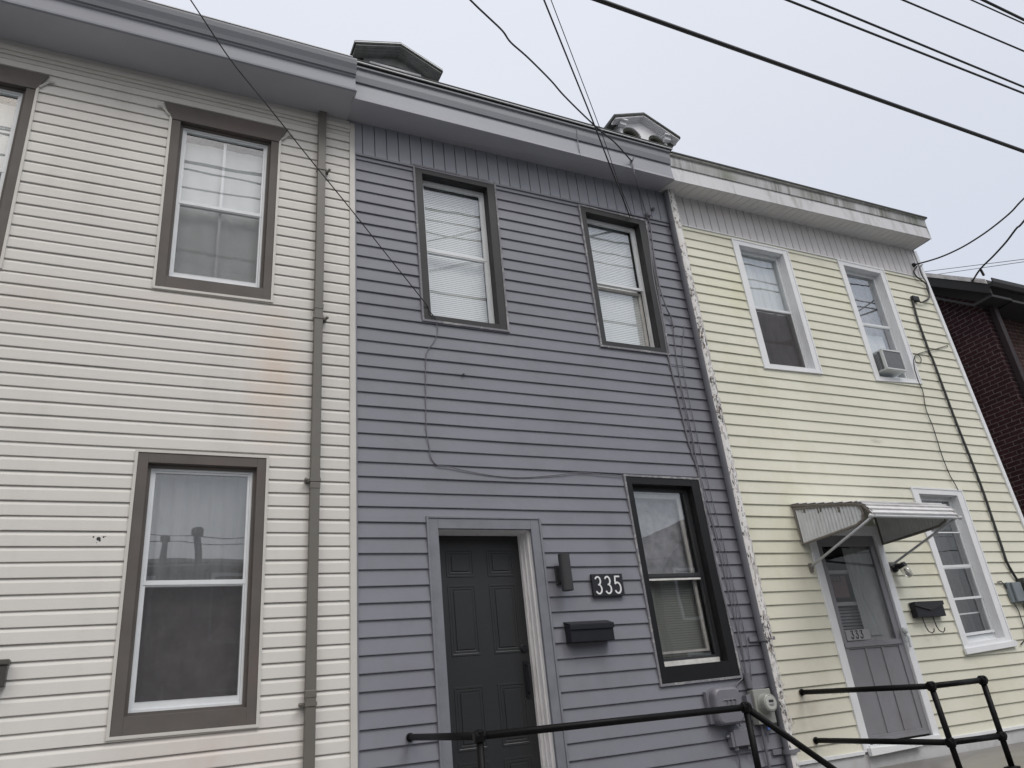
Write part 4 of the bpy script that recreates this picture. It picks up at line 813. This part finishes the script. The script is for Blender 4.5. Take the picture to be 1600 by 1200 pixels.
for X_, nm in ((XA, 'L'), (XB, 'R')):
    t = MB(); n = 19; ymin, ymax = 4.965, F - .025; prev = None
    for i in range(n * 4 + 1):
        y_ = ymax + (ymin - ymax) * i / (n * 4); u = (ymax - y_) / (ymax - ymin)
        ztop = 3.335 - .165 * u; zbot = 2.985 + .02 * u
        if u > .86: k = (u - .86) / .14; cz = (ztop + zbot) / 2; hh = (ztop - zbot) / 2 * math.sqrt(max(0, 1 - k * k)); ztop, zbot = cz + hh, cz - hh
        xo = X_ + .012 * (0, 1, .25, -.9)[i % 4]
        cur_ = ((xo, y_, zbot), (xo, y_, ztop))
        if prev: t.face([prev[0], cur_[0], cur_[1], prev[1]])
        prev = cur_
    sp = t.build('side_panel', m_alu, AW); md = sp.modifiers.new('s', 'SOLIDIFY'); md.thickness = .002
    t = MB(); rim = [(X_, F - .03, 3.345), (X_, 5.3, 3.245), (X_, 5.08, 3.195), (X_, 4.99, 3.165), (X_, 4.955, 3.12), (X_, 4.952, 3.07), (X_, 4.975, 3.02), (X_, 5.06, 2.99), (X_, 5.4, 2.982), (X_, F - .03, 2.975), (X_, F - .03, 3.345)]
    t.tube(rim, .014, 6); t.build('panel_rim', m_alud, sp)
    t = MB(); t.tube([(X_, F - .025, 3.385), (X_, 5.35, 3.275), (X_, 5.0, 3.182), (X_, 4.92, 3.145), (X_, 4.86, 3.06), (X_, 4.845, 3.02)], .020, 6)
    for y_ in (5.65, 5.45, 5.22): z_ = 3.395 - .2 * (F - .02 - y_) / .76; t.box(X_ - .006, X_ + .006, y_ - .02, y_ + .02, z_ - .085, z_ - .01)
    t.build('support_rib', m_alud, AW)
    bx = X_ + .035
    t = MB(); fr = Vector((X_, 4.85, 3.025)); bs_ = Vector((bx, F - .03, 2.745)); t.tube([bs_, fr], .0125, 10); st = t.build('strut', m_edge, AW, smooth=True)
    t = MB(); t.box(bx - .02, bx + .02, F - .032, F - .016, 2.69, 2.78); t.box(bx - .006, bx + .006, F - .06, F - .0325, 2.72, 2.76); t.build('strut_bracket', m_alud, st)
t = MB(); t.tube([(XA - .03, 4.843, 3.022), (XB + .03, 4.843, 3.022)], .0135, 10); t.lathe((XB + .03, 4.843, 3.022), (1, 0, 0), [(0, .018), (.02, .022), (.035, .01), (.035, 0)], 10); t.lathe((XA - .03, 4.843, 3.022), (-1, 0, 0), [(0, .018), (.02, .022), (.035, .01), (.035, 0)], 10); t.build('front_bar', m_edge, AW)

# ================================================================== LAMPS, MAILBOXES, BOXES
def grouped(o, l, c): return tag(o, l, c)
LP = thing('wall_lamp', 'dark grey cylinder wall lamp between the black door and the number plaque', 'lamp', (3.28, F, 2.56))
t = MB(); t.lathe((3.283, 5.68, 2.565), (0, 0, 1), [(.004, .040), (0, .047), (.0, .050), (.305, .050), (.305, .046), (.29, .044), (.29, 0)], 28); t.build('lamp_body', m_graphite, LP, smooth=False)
t = MB(); t.box(3.235, 3.335, F - .035, F - .017, 2.63, 2.79); t.box(3.255, 3.315, F - .075, F - .0355, 2.65, 2.77); t.build('mount', m_graphite, LP, bevel=.003)
LP2 = thing('wall_lamp', 'small jar lamp with black cap under the awning strut', 'lamp', (7.44, F, 2.65))
t = MB(); t.lathe((7.44, F - .017, 2.725), (0, -1, 0), [(0, .055), (.02, .055), (.03, .03), (.07, .028), (.07, 0)], 18); t.lathe((7.455, F - .10, 2.755), (.25, -.25, -.9), [(0, .02), (.01, .045), (.05, .05), (.05, 0)], 18); t.build('lamp_base', m_blackmetal, LP2, smooth=False)
t = MB(); t.lathe((7.4675, F - .1125, 2.705), (.25, -.25, -.9), [(0, .046), (.06, .048), (.10, .042), (.12, .02), (.122, 0)], 18); t.build('glass_jar', m_jar, LP2, smooth=True)
t = MB(); t.lathe((7.472, F - .118, 2.69), (.25, -.25, -.9), [(0, .014), (.03, .014), (.055, .025), (.08, .022), (.095, 0)], 14); t.build('bulb', m_aluw, LP2, smooth=True)
MB1 = thing('mailbox', 'black rectangular mailbox on grey siding below the white 335', 'mailbox', (3.47, F, 2.15))
t = MB(); x0, x1, z0, z1 = 3.262, 3.678, 2.150, 2.318
t.hexa([(x0, F - .115, z0), (x1, F - .115, z0), (x1, F - .018, z0), (x0, F - .018, z0), (x0, F - .115, z1 - .035), (x1, F - .115, z1 - .035), (x1, F - .018, z1), (x0, F - .018, z1)]); t.build('mailbox_body', m_blackmetal, MB1, bevel=.004)
t = MB(); t.hexa([(x0 - .006, F - .127, z1 - .070), (x1 + .006, F - .127, z1 - .070), (x1 + .006, F - .1155, z1 - .070), (x0 - .006, F - .1155, z1 - .070), (x0 - .006, F - .127, z1 - .034), (x1 + .006, F - .127, z1 - .034), (x1 + .006, F - .1155, z1 - .030), (x0 - .006, F - .1155, z1 - .030)])
t.hexa([(x0 - .006, F - .127, z1 - .0335), (x1 + .006, F - .127, z1 - .0335), (x1 + .006, F - .018, z1 + .0015), (x0 - .006, F - .018, z1 + .0015), (x0 - .006, F - .127, z1 - .0275), (x1 + .006, F - .127, z1 - .0275), (x1 + .006, F - .018, z1 + .0075), (x0 - .006, F - .018, z1 + .0075)]); t.build('lid', m_blackmetal, MB1, bevel=.002)
MB2 = thing('mailbox', 'black mailbox with a pointed flap and two paper hooks on cream siding', 'mailbox', (7.72, F, 2.0))
t = MB(); x0, x1, z0, z1 = 7.50, 7.95, 2.185, 2.335; t.box(x0, x1, F - .085, F - .018, z0, z1); t.build('mailbox_body', m_blackmetal, MB2, bevel=.004)
t = MB(); i = [(x0 - .004, z1 + .002), (x1 + .004, z1 + .002), (x1 + .004, z1 - .03), ((x0 + x1) / 2, z1 - .085), (x0 - .004, z1 - .03)]
fr = [(x, F - .0975, z) for x, z in i]; bk = [(x, F - .0855, z) for x, z in i]; t.face(fr[::-1]); t.face(bk)
for k in range(5): t.face([fr[k], fr[(k + 1) % 5], bk[(k + 1) % 5], bk[k]])
t.box(x0 - .004, x1 + .004, F - .0975, F - .018, z1 + .0025, z1 + .010); t.build('flap', plain('satin_black', (.014, .014, .017), .35, spec=.35), MB2)
for xx in (7.61, 7.78):
    t = MB(); t.tube([(xx, F - .045, 2.19), (xx + .005, F - .05, 2.09), (xx + .015, F - .06, 2.04), (xx + .045, F - .075, 2.02), (xx + .075, F - .08, 2.04), (xx + .085, F - .08, 2.065)], .0055, 7); t.build('hook', m_blackmetal, MB2, smooth=True)
MB3 = thing('mailbox', 'dark mailbox cut off by the left edge on cream white siding', 'mailbox', (-.85, F, 2.1))
k1 = at(12, 1037, F - .09); k2 = at(9, 1072, F - .09); t = MB(); t.box(k1.x - .35, k1.x, F - .09, F - .017, k2.z, k1.z - .006); t.build('mailbox_body', plain('dark_brown_metal', (.05, .045, .045), .4), MB3, bevel=.004)
t = MB(); t.box(k1.x - .36, k1.x + .008, F - .10, F - .017, k1.z - .0055, k1.z + .028); t.build('lid', plain('olive_metal', (.075, .072, .062), .4), MB3, bevel=.006)

CB = thing('cable_box', 'rounded grey plastic cable box with three raised curved strokes', 'utility box', (4.72, F, 1.4))
def rbox(x0, x1, z0, z1, y0, y1, rad):
    mb = MB(); P = []
    for cx, cz, a0 in ((x1 - rad, z1 - rad, 0), (x0 + rad, z1 - rad, 90), (x0 + rad, z0 + rad, 180), (x1 - rad, z0 + rad, 270)):
        for k in range(6): P.append((cx + rad * math.cos(R(a0 + 18 * k)), cz + rad * math.sin(R(a0 + 18 * k))))
    cx, cz = (x0 + x1) / 2, (z0 + z1) / 2; rings = []
    for yy, s_ in ((y1, 1), (y0 + .03, 1), (y0 + .01, .95), (y0, .86)): rings.append([(cx + (x - cx) * s_, yy, cz + (z - cz) * s_) for x, z in P])
    for a_, b_ in zip(rings, rings[1:]):
        for k in range(len(P)): mb.face([a_[k], a_[(k + 1) % len(P)], b_[(k + 1) % len(P)], b_[k]])
    mb.face(rings[-1]); return mb
rbox(4.585, 4.875, 1.40, 1.70, F - .135, F - .017, .06).build('box_cover', m_box, CB)
t = MB(); t.box(4.555, 4.60, F - .06, F - .0175, 1.42, 1.68); t.build('box_back', m_box, CB, bevel=.004)
t = MB()
for k in range(3): t.tube([(4.66 + k * .045, F - .136, 1.595), (4.70 + k * .045, F - .139, 1.60), (4.715 + k * .045, F - .139, 1.585), (4.70 + k * .045, F - .139, 1.545), (4.685 + k * .045, F - .136, 1.51)], [.003, .007, .008, .006, .003], 6)
t.build('emblem', plain('emblem_grey', (.13, .13, .15), .5), CB)
SB = thing('junction_box', 'small square grey junction box below the rounded cable box', 'utility box', (4.85, F, 1.2))
t = MB(); t.box(4.755, 4.955, F - .085, F - .017, 1.225, 1.355); t.build('box_cover', m_box, SB, bevel=.005)
t = MB(); t.box(4.728, 4.756, F - .075, F - .017, 1.225, 1.34); t.lathe((4.78, F - .05, 1.226), (0, 0, -1), [(0, .02), (.03, .02), (.03, 0)], 10); t.lathe((4.92, F - .05, 1.226), (0, 0, -1), [(0, .018), (.035, .018), (.035, 0)], 10); t.lathe((4.729, F - .045, 1.31), (-1, 0, 0), [(0, .015), (.015, .015), (.03, .006)], 8); t.build('gland', m_box, SB)
t = MB(); t.tube([(4.92, F - .05, 1.19), (4.94, F - .05, 1.13), (4.96, F - .04, 1.10), (4.97, F - .03, 1.14), (4.95, F - .025, 1.2)], .006, 6); t.tube([(4.79, F - .05, 1.20), (4.80, F - .03, 1.10), (4.80, F - .025, .9)], .006, 6); t.build('cable', m_cableg, SB)
EM = thing('electric_meter', 'round glass electric meter on a pale grey box beside the peeling downspout', 'electric meter', (5.12, F, 1.35))
t = MB(); t.box(5.045, 5.245, F - .10, F - .017, 1.37, 1.655); t.build('meter_box', m_meterb, EM, bevel=.006)
t = MB(); t.box(4.985, 5.0445, F - .07, F - .017, 1.50, 1.62); t.box(5.06, 5.22, F - .06, F - .017, 1.6555, 1.675); t.build('side_box', m_box, EM, bevel=.003)
mc_ = Vector((5.150, F - .1005, 1.535)); t = MB(); t.lathe(mc_, (0, -1, 0), [(0, .082), (.012, .082), (.014, .076), (.075, .074), (.082, .066), (.082, 0)], 28); t.build('meter_can', plain('meter_can_grey', (.30, .31, .29), .25), EM, smooth=False)
t = MB(); t.lathe(mc_ + Vector((0, -.0825, 0)), (0, -1, 0), [(0, .058), (.004, .055), (.004, 0)], 24); t.build('meter_dial', m_glossglass, EM)
t = MB(); t.box(mc_.x - .026, mc_.x + .026, mc_.y - .089, mc_.y - .0870, mc_.z + .005, mc_.z + .026); t.box(mc_.x - .03, mc_.x + .03, mc_.y - .0885, mc_.y - .0870, mc_.z - .012, mc_.z - .009); t.box(mc_.x - .022, mc_.x + .022, mc_.y - .0885, mc_.y - .0870, mc_.z - .022, mc_.z - .019); t.build('display', m_dark, EM)
t = MB(); t.tube([(5.10, F - .05, 1.369), (5.10, F - .045, 1.1), (5.10, F - .04, .5)], .012, 8); t.tube([(5.17, F - .05, 1.369), (5.15, F - .04, 1.22)], .006, 6); t.tube([(5.06, F - .05, 1.67), (5.06, F - .05, 1.80)], .03, 12); t.build('conduit', m_cableg, EM)
t = MB(); t.lathe((5.165, F - .062, 1.335), (0, -1, 0), [(0, .015), (.006, .015), (.006, 0)], 10); t.build('seal_tag', m_blue, EM)
EB = thing('fuse_box', 'slim blue grey utility box on cream siding left of the black meter box', 'utility box', (9.33, F, 2.28))
t = MB(); t.box(9.225, 9.44, F - .055, F - .017, 2.29, 2.52); t.box(9.275, 9.44, F - .085, F - .0555, 2.295, 2.515); t.build('box_cover', plain('blue_grey_box', (.17, .20, .22), .4), EB, bevel=.005)
t = MB(); t.tube([(9.10, F - .03, 2.53), (9.17, F - .03, 2.54), (9.22, F - .03, 2.49), (9.26, F - .03, 2.3), (9.30, F - .03, 2.2), (9.29, F - .03, 2.0), (9.24, F - .025, 1.88), (9.12, F - .03, 1.83)], .006, 6); t.build('cable', m_cable, EB, smooth=True)
EB2 = thing('meter_box', 'black meter box at the right edge where the thick cable ends', 'electric meter', (9.6, F, 2.2))
t = MB(); t.box(9.465, 9.74, F - .11, F - .017, 2.235, 2.56); t.build('box_cover', plain('near_black_box', (.045, .048, .045), .5), EB2, bevel=.006)
t = MB(); t.lathe((9.61, F - .1105, 2.42), (0, -1, 0), [(0, .08), (.06, .076), (.07, .06), (.07, 0)], 24); t.build('meter_can', plain('black_glass', (.02, .02, .02), .2), EB2)
t = MB(); t.box(9.44, 9.462, F - .05, F - .017, 2.19, 2.28); t.tube([(9.452, F - .05, 2.20), (9.50, F - .05, 2.18), (9.62, F - .05, 2.19), (9.62, F - .06, 2.236)], .012, 8); t.build('conduit', m_meterb, EB2)

# air conditioner
AC = thing('air_conditioner', 'white window air conditioner with grey grille under the raised sash of the cream house', 'air conditioner', (8.46, F - .1, 5.16))
t = MB(); X0, X1, Z0, Z1, YF = 8.275, 8.635, 5.17, 5.452, 5.671
t.box(X0, X1, YF, F + .10, Z0, Z0 + .02); t.box(X0, X1, YF, F + .10, Z1 - .02, Z1); t.box(X0, X0 + .018, YF, YF + .04, Z0 + .0201, Z1 - .0201); t.box(X1 - .018, X1, YF, YF + .04, Z0 + .0201, Z1 - .0201)
t.box(X0 + .004, X1 - .004, YF + .08, F + .095, Z0 + .0201, Z1 - .0201); t.build('ac_case', m_ac, AC, bevel=.003)
t = MB(); t.box(X0 + .0185, X1 - .0185, YF + .008, YF + .02, Z0 + .021, Z1 - .021); t.build('rear_grille', m_acg, AC)
t = MB()
for k in range(9): t.hexa([(X0 + .0005, YF + .045 + k * .02, Z0 + .03), (X0 + .0035, YF + .045 + k * .02, Z0 + .03), (X0 + .0035, YF + .058 + k * .02, Z0 + .03), (X0 + .0005, YF + .058 + k * .02, Z0 + .03), (X0 + .0005, YF + .045 + k * .02, Z1 - .03), (X0 + .0035, YF + .045 + k * .02, Z1 - .03), (X0 + .0035, YF + .058 + k * .02, Z1 - .03), (X0 + .0005, YF + .058 + k * .02, Z1 - .03)])
t.build('side_louvre', m_acg, AC)

# ================================================================== WIRES
def cat(a_, b_, sag, n=24):
    a_, b_ = Vector(a_), Vector(b_); return [a_.lerp(b_, i / n) - Vector((0, 0, sag * 4 * (i / n) * (1 - i / n))) for i in range(n + 1)]
WG = 'overhead street wires'
PLX, PRX = -26.0, 30.0
def strand(p1, p2, z, r, label, r2=None):
    d1 = ray(*p1); A_ = CAM + d1 * ((z - 1.6) / d1.z); B_ = at(*p2, A_.y)
    s_ = (B_ - A_) / (B_.x - A_.x); L_ = A_ + s_ * (PLX - A_.x); E_ = A_ + s_ * (PRX - A_.x)
    t = MB(); t.tube(cat(L_, E_, 0, 40), r, 8); tag(t.build('overhead_wire', m_cable, None, smooth=True), label, 'wire', WG); return A_
S1 = strand((935, 0), (1600, 236.5), 7.0, .0205, 'thickest overhead cable, lowest of the group crossing the sky')
strand((1230, 0), (1600, 146), 8.0, .0125, 'overhead wire next above the thickest cable, lower of a close pair')
strand((1270, 0), (1600, 136), 8.2, .0125, 'overhead wire that is the upper of the close pair')
strand((1411, 0), (1600, 80), 8.6, .011, 'single thin overhead wire between the close pair and the corner wires')
strand((1518, 0), (1600, 37), 8.8, .009, 'thin overhead wire, lower one at the top right corner')
strand((1536, 0), (1600, 31), 9.4, .018, 'thick overhead wire, topmost at the right corner')
for k, (y_, z_, r_, lb) in enumerate(((-6.3, 5.75, .016, 'thick low wire along the far side of the street'), (-6.0, 6.1, .010, 'thin wire along the far side of the street, middle of three'), (-6.6, 6.35, .010, 'thin highest wire along the far side of the street'))):
    t = MB(); t.tube(cat((PLX, y_, z_ + .3), (PRX, y_, z_ + .1 * k), .45, 30), r_, 6); tag(t.build('overhead_wire', m_cable, None), lb, 'wire')
for x_, lb in ((PLX, 'wooden utility pole far down the street to the left'), (PRX, 'wooden utility pole far up the street to the right')):
    P_ = thing('utility_pole', lb, 'utility pole', (x_, 3.4, 0)); t = MB(); t.tube([(x_, 3.4, 0), (x_, 3.4, 10.5)], [.16, .11], 14); t.build('pole', plain('weathered_pole', (.14, .11, .09), .9), P_, smooth=True)
    t = MB(); t.box(x_ - .05, x_ + .05, 2.6, 4.2, 9.5, 9.62); t.build('crossarm', plain('weathered_arm', (.14, .11, .09), .9), P_)
def drop(name, pts, r, label, cat_='wire', mat_=None, grp=None):
    t = MB(); t.tube(pts, r, 7); return tag(t.build(name, mat_ or m_cable, None, smooth=True), label, cat_, grp)
def curve(pts, n=6):                        # Catmull-Rom through points
    pts = [Vector(p) for p in pts]; o_ = []
    for i in range(len(pts) - 1):
        p0, p1, p2, p3 = pts[max(i - 1, 0)], pts[i], pts[i + 1], pts[min(i + 2, len(pts) - 1)]
        for k in range(n):
            u = k / n; o_.append(.5 * ((2 * p1) + (p2 - p0) * u + (2 * p0 - 5 * p1 + 4 * p2 - p3) * u * u + (3 * p1 - p0 - 3 * p2 + p3) * u ** 3))
    return o_ + [pts[-1]]
# phone wire to the lower left corner of the first upper window
H1 = hit((298, 0), (360, 93), 3.53, 7.0); E1 = at(664, 473, F - .05)
def onwire(px, py, A_, B_):                 # the point of the sight line nearest the straight line A-B
    d1 = ray(px, py).normalized(); d2 = (B_ - A_).normalized(); w0 = CAM - A_
    b_ = d1.dot(d2); dd_ = d1.dot(w0); ee_ = d2.dot(w0); s_ = (b_ * ee_ - dd_) / (1 - b_ * b_); return CAM + d1 * s_
mid1 = [onwire(px, py, H1, E1) for px, py in ((298, 0), (360, 93), (418, 165), (480, 243), (545, 323), (610, 405))]
drop('phone_wire', curve([H1] + mid1 + [E1, at(672, 487, F - .04), at(681, 498, F - .035)]), .0048, 'dark phone wire running down to the lower left corner of the first grey house window')
# service drops onto the grey house
hook = at(987, 252, 5.44); HA = hit((735, 0), (785, 50), 3.53, 7.0)
midA = [onwire(px, py, HA, hook) for px, py in ((735, 0), (760, 24), (785, 48), (798, 66), (825, 90), (860, 125), (880, 148), (910, 178), (938, 204), (962, 224))]
drop('service_wire', curve([HA] + midA + [hook]), .0085, 'twisted service cable sagging from the upper left to the hook on the grey fascia', grp='service wires to the grey house')
for (q1, q2, e, r_, lb) in (((850, 0), (925, 186), at(984, 338, F - .045), .0075, 'darker of two straight service wires ending at the second grey house window head'), ((861, 0), (932, 186), at(988, 339, F - .045), .004, 'thin straight service wire right beside the darker one')):
    Hh = hit(q1, q2, 3.53, 7.0); pts = [(q1[0] * .6 + q2[0] * .4, q1[1] * .6 + q2[1] * .4), q2, (945 + (q1[0] - 850) * .5, 238), (962 + (q1[0] - 850) * .3, 282)]
    drop('service_wire', curve([Hh] + [onwire(*p, Hh, e) for p in [q1] + pts] + [e]), r_, lb, grp='service wires to the grey house')
t = MB(); t.tube([hook + Vector((0, .03, 0)), hook + Vector((0, -.02, 0)), hook + Vector((.012, -.03, .03))], .008, 7); t.lathe(hook + Vector((0, .03, 0)), (0, -1, 0), [(0, .025), (.008, .025), (.008, 0)], 10); tag(t.build('wire_hook', m_cableg, None), 'small iron hook on the grey fascia where the twisted service cable ends', 'hook')
W_ = F - .035
drop('service_cable', curve([hook, at(993, 278, 5.45), at(1000, 300, F - .10), at(1005, 318, F - .06), at(1011, 338, F - .05), at(1016, 352, F - .04), at(1021, 392, F - .04), at(1030, 445, F - .05), at(1041, 480, F - .06), at(1048, 495, W_), at(1053, 512, W_)]), .009, 'grey cable bundle hanging from the fascia hook past the second upper window', 'cable', m_cableg)
t = MB(); t.lathe(at(1011, 338, F - .025), (0, -1, 0), [(0, .035), (.02, .03), (.04, .036), (.055, .02), (.055, 0)], 12); tag(t.build('cable_insulator', m_cableg, None), 'knobbly grey insulator at the top right corner of the second upper window', 'insulator')
t = MB(); t.lathe(at(1019, 328, F - .02), (0, -1, 0), [(0, .02), (.03, .02), (.04, .01)], 10); tag(t.build('cable_clip', m_cableg, None), 'small grey clip just above the knobbly insulator', 'clip')
CG_ = 'painted cables between the grey windows and the downspout'
runs = [([(1010, 340), (1016, 395), (1022, 440), (1034, 500), (1043, 552), (1055, 602), (1066, 650), (1076, 692), (1088, 728), (1096, 756), (1103, 800), (1115, 862), (1130, 930), (1148, 1000), (1159, 1050)], .010, 'thickest grey painted cable running down beside both right hand windows'),
        ([(1052, 512), (1057, 560), (1067, 615), (1077, 660), (1085, 700), (1092, 745), (1100, 778), (1115, 826), (1128, 880), (1138, 925), (1150, 975), (1162, 1030), (1168, 1062)], .0055, 'thin dark grey cable right beside the thickest painted cable'),
        ([(1070, 508), (1066, 560), (1076, 620), (1087, 670), (1098, 720), (1108, 762), (1122, 815), (1135, 868), (1147, 918), (1158, 965), (1170, 1020), (1174, 1063)], .004, 'thin straight grey wire nearest the peeling downspout'),
        ([(1062, 600), (1072, 650), (1082, 692), (1094, 742), (1106, 782), (1113, 812), (1124, 848), (1137, 900), (1148, 945), (1159, 1005), (1166, 1056)], .004, 'very thin grey wire in the middle of the painted cable strip')]
for k, (pp, r_, lb) in enumerate(runs): drop('wall_cable', curve([at(x, y, F - .024 - .002 * k) for x, y in pp]), r_, lb, 'cable', m_cableg, CG_)
drop('wall_cable', curve([at(x, y, F - .03) for x, y in ((1160, 1048), (1160, 1060), (1152, 1068), (1147, 1080), (1145, 1100), (1150, 1120), (1157, 1135))]), .006, 'pale cable curling from the lower window corner to the junction box', 'cable', m_cableg)
# thin cable stapled on the grey siding
drop('wall_cable', curve([at(x, y, F - .022) for x, y in ((676, 498), (684, 512), (680, 530), (668, 548), (665.5, 560), (665, 600), (665.5, 650), (666, 672), (670, 695), (674, 716), (684, 727), (700, 729), (730, 736), (770, 743), (810, 746), (850, 744), (880, 741), (905, 738), (940, 741), (972, 744))]), .0042, 'thin grey cable stapled down the grey siding and over to the lower window', 'cable', m_cableg)
# right hand side
EX = at(1428, 414, F - .03)
for p1, p2, r_, lb in (((1600, 310), (1560, 345), .011, 'black service cable from the right edge to the upper corner of the cream house'),):
    Hh = hit((1600, 310), (1540, 362), 3.53, 7.0)
    pts = [onwire(*p, Hh, EX) for p in ((1600, 310), (1580, 331), (1555, 352), (1530, 370), (1500, 388), (1466, 403))]
    drop('service_wire', curve([Hh] + pts + [EX]), r_, lb)
EX2 = Vector((12.14, 6.3, 7.50)); EX2 = onwire(1519, 440, Vector((12.14, 6.1, 7.3)), Vector((12.14, 6.9, 7.9))); Hh = hit((1600, 345), (1575, 378), 3.53, 7.0)
drop('service_wire', curve([Hh] + [onwire(*p, Hh, EX2) for p in ((1600, 345), (1588, 357), (1572, 378), (1552, 400), (1532, 420))] + [EX2]), .014, 'black service cable from the right edge to the eave of the brick house')
t = MB(); k0 = onwire(1532, 421, Hh, EX2); t.tube([k0, onwire(1537, 430, Hh, EX2)], .02, 7); t.tube(curve([k0, onwire(1522, 434, Hh, EX2), onwire(1510, 447, Hh, EX2)]), .006, 6); tag(t.build('cable_clamp', m_cable, None), 'frayed clamp hanging on the cable at the brick house eave', 'clamp')
for (x1, y1, x2, y2, z_, lb) in ((1600, 405, 1440, 425, 9.0, 'faint thin wire behind the brick house roof, upper of two'), (1600, 409, 1462, 429, 8.6, 'faint thin wire behind the brick house roof, lower of two')):
    a_ = at(x1 + 260, y1 - (y2 - y1) * 260 / (x2 - x1) * -1, 12.5) if False else at(1600, y1, 12.5); b_ = at(x2, y2, 16.5); a2_ = a_ + (a_ - b_) * 1.5; b2_ = b_ - (a_ - b_) * .35
    t = MB(); t.tube([a2_, a_, b_, b2_], .012, 6); tag(t.build('overhead_wire', m_cable, None), lb, 'wire')
drop('service_cable', curve([at(x, y, F - .045) for x, y in ((1433, 416), (1428, 424), (1432, 432), (1440, 438), (1447, 444), (1449, 452), (1452, 462), (1450, 468), (1441, 472), (1433, 470), (1429, 466))]), .010, 'black cable looping round the corner trim from the upper bracket', 'cable', m_cable)
drop('service_cable', curve([at(x, y, F - .05) for x, y in ((1442, 413), (1437, 418), (1440, 430), (1447, 440), (1452, 455), (1450, 466), (1438, 473))]), .006, 'thinner black cable looping round the corner trim', 'cable', m_cable)
t = MB(); bz = at(1426, 469).z; t.box(*sorted((at(1422, 470).x, at(1431, 470).x)), F - .06, F - .017, bz - .035, bz + .035); tag(t.build('cable_bracket', m_blackmetal, None, bevel=.003), 'black cable bracket on cream siding where the thick cable starts down', 'bracket')
t = MB(); t.lathe(EX + Vector((0, .02, 0)), (0, -1, 0), [(0, .035), (.03, .03), (.045, .015)], 10); tag(t.build('cable_bracket', m_blackmetal, None), 'black round bracket on the white boards at the upper corner of the cream house', 'bracket')
drop('service_cable', curve([at(x, y, F - .035) for x, y in ((1426, 470), (1429, 482), (1434, 500), (1439, 514), (1452, 550), (1457.5, 562), (1476, 612), (1496, 665), (1515, 713), (1535, 765), (1552, 815), (1566, 857), (1573, 878), (1583, 896), (1592, 911), (1594, 922))]), .015, 'thick black cable running down the cream siding to the black meter box', 'cable')
drop('wall_cable', curve([at(x, y, F - .03) for x, y in ((1480, 540), (1460, 546), (1440, 551), (1430, 556), (1431, 566), (1438, 567), (1439, 560), (1433, 554), (1428, 560), (1429, 575), (1436, 598), (1442, 612), (1447, 640), (1457, 665), (1465, 690), (1473, 715), (1484, 742), (1492, 756), (1497, 766))]), .0055, 'thin black cable with a small loop beside the air conditioner window', 'cable')
drop('wall_cable', curve([at(x, y, F - .05) for x, y in ((1480, 540), (1500, 535), (1530, 526))]) if False else curve([at(1480, 540, F - .03), Vector((10.6, 6.2, 5.75)), Vector((12.38, 7.0, 6.25))]), .005, 'thin wire crossing the alley to the brick side wall', 'cable')
# small marks on the sidings
t = MB(); p = at(724, 585, F - .02); t.lathe(p, (0, -1, 0), [(0, .012), (.015, .01), (.02, 0)], 8); t.build('nail', m_cableg, GH)
# a small scribble on the cream siding
sq = [(1216, 1138), (1222, 1130), (1218, 1127), (1224, 1136), (1229, 1128), (1226, 1138), (1234, 1130), (1238, 1124), (1236, 1137), (1231, 1136), (1240, 1131), (1241, 1122)]
t = MB(); t.tube(curve([at(x, y, F - .0165) for x, y in sq], 4), .0016, 4); t.build('scribble', plain('pencil_grey', (.26, .25, .20), .8), YH)
print('objects', len(SC.objects))
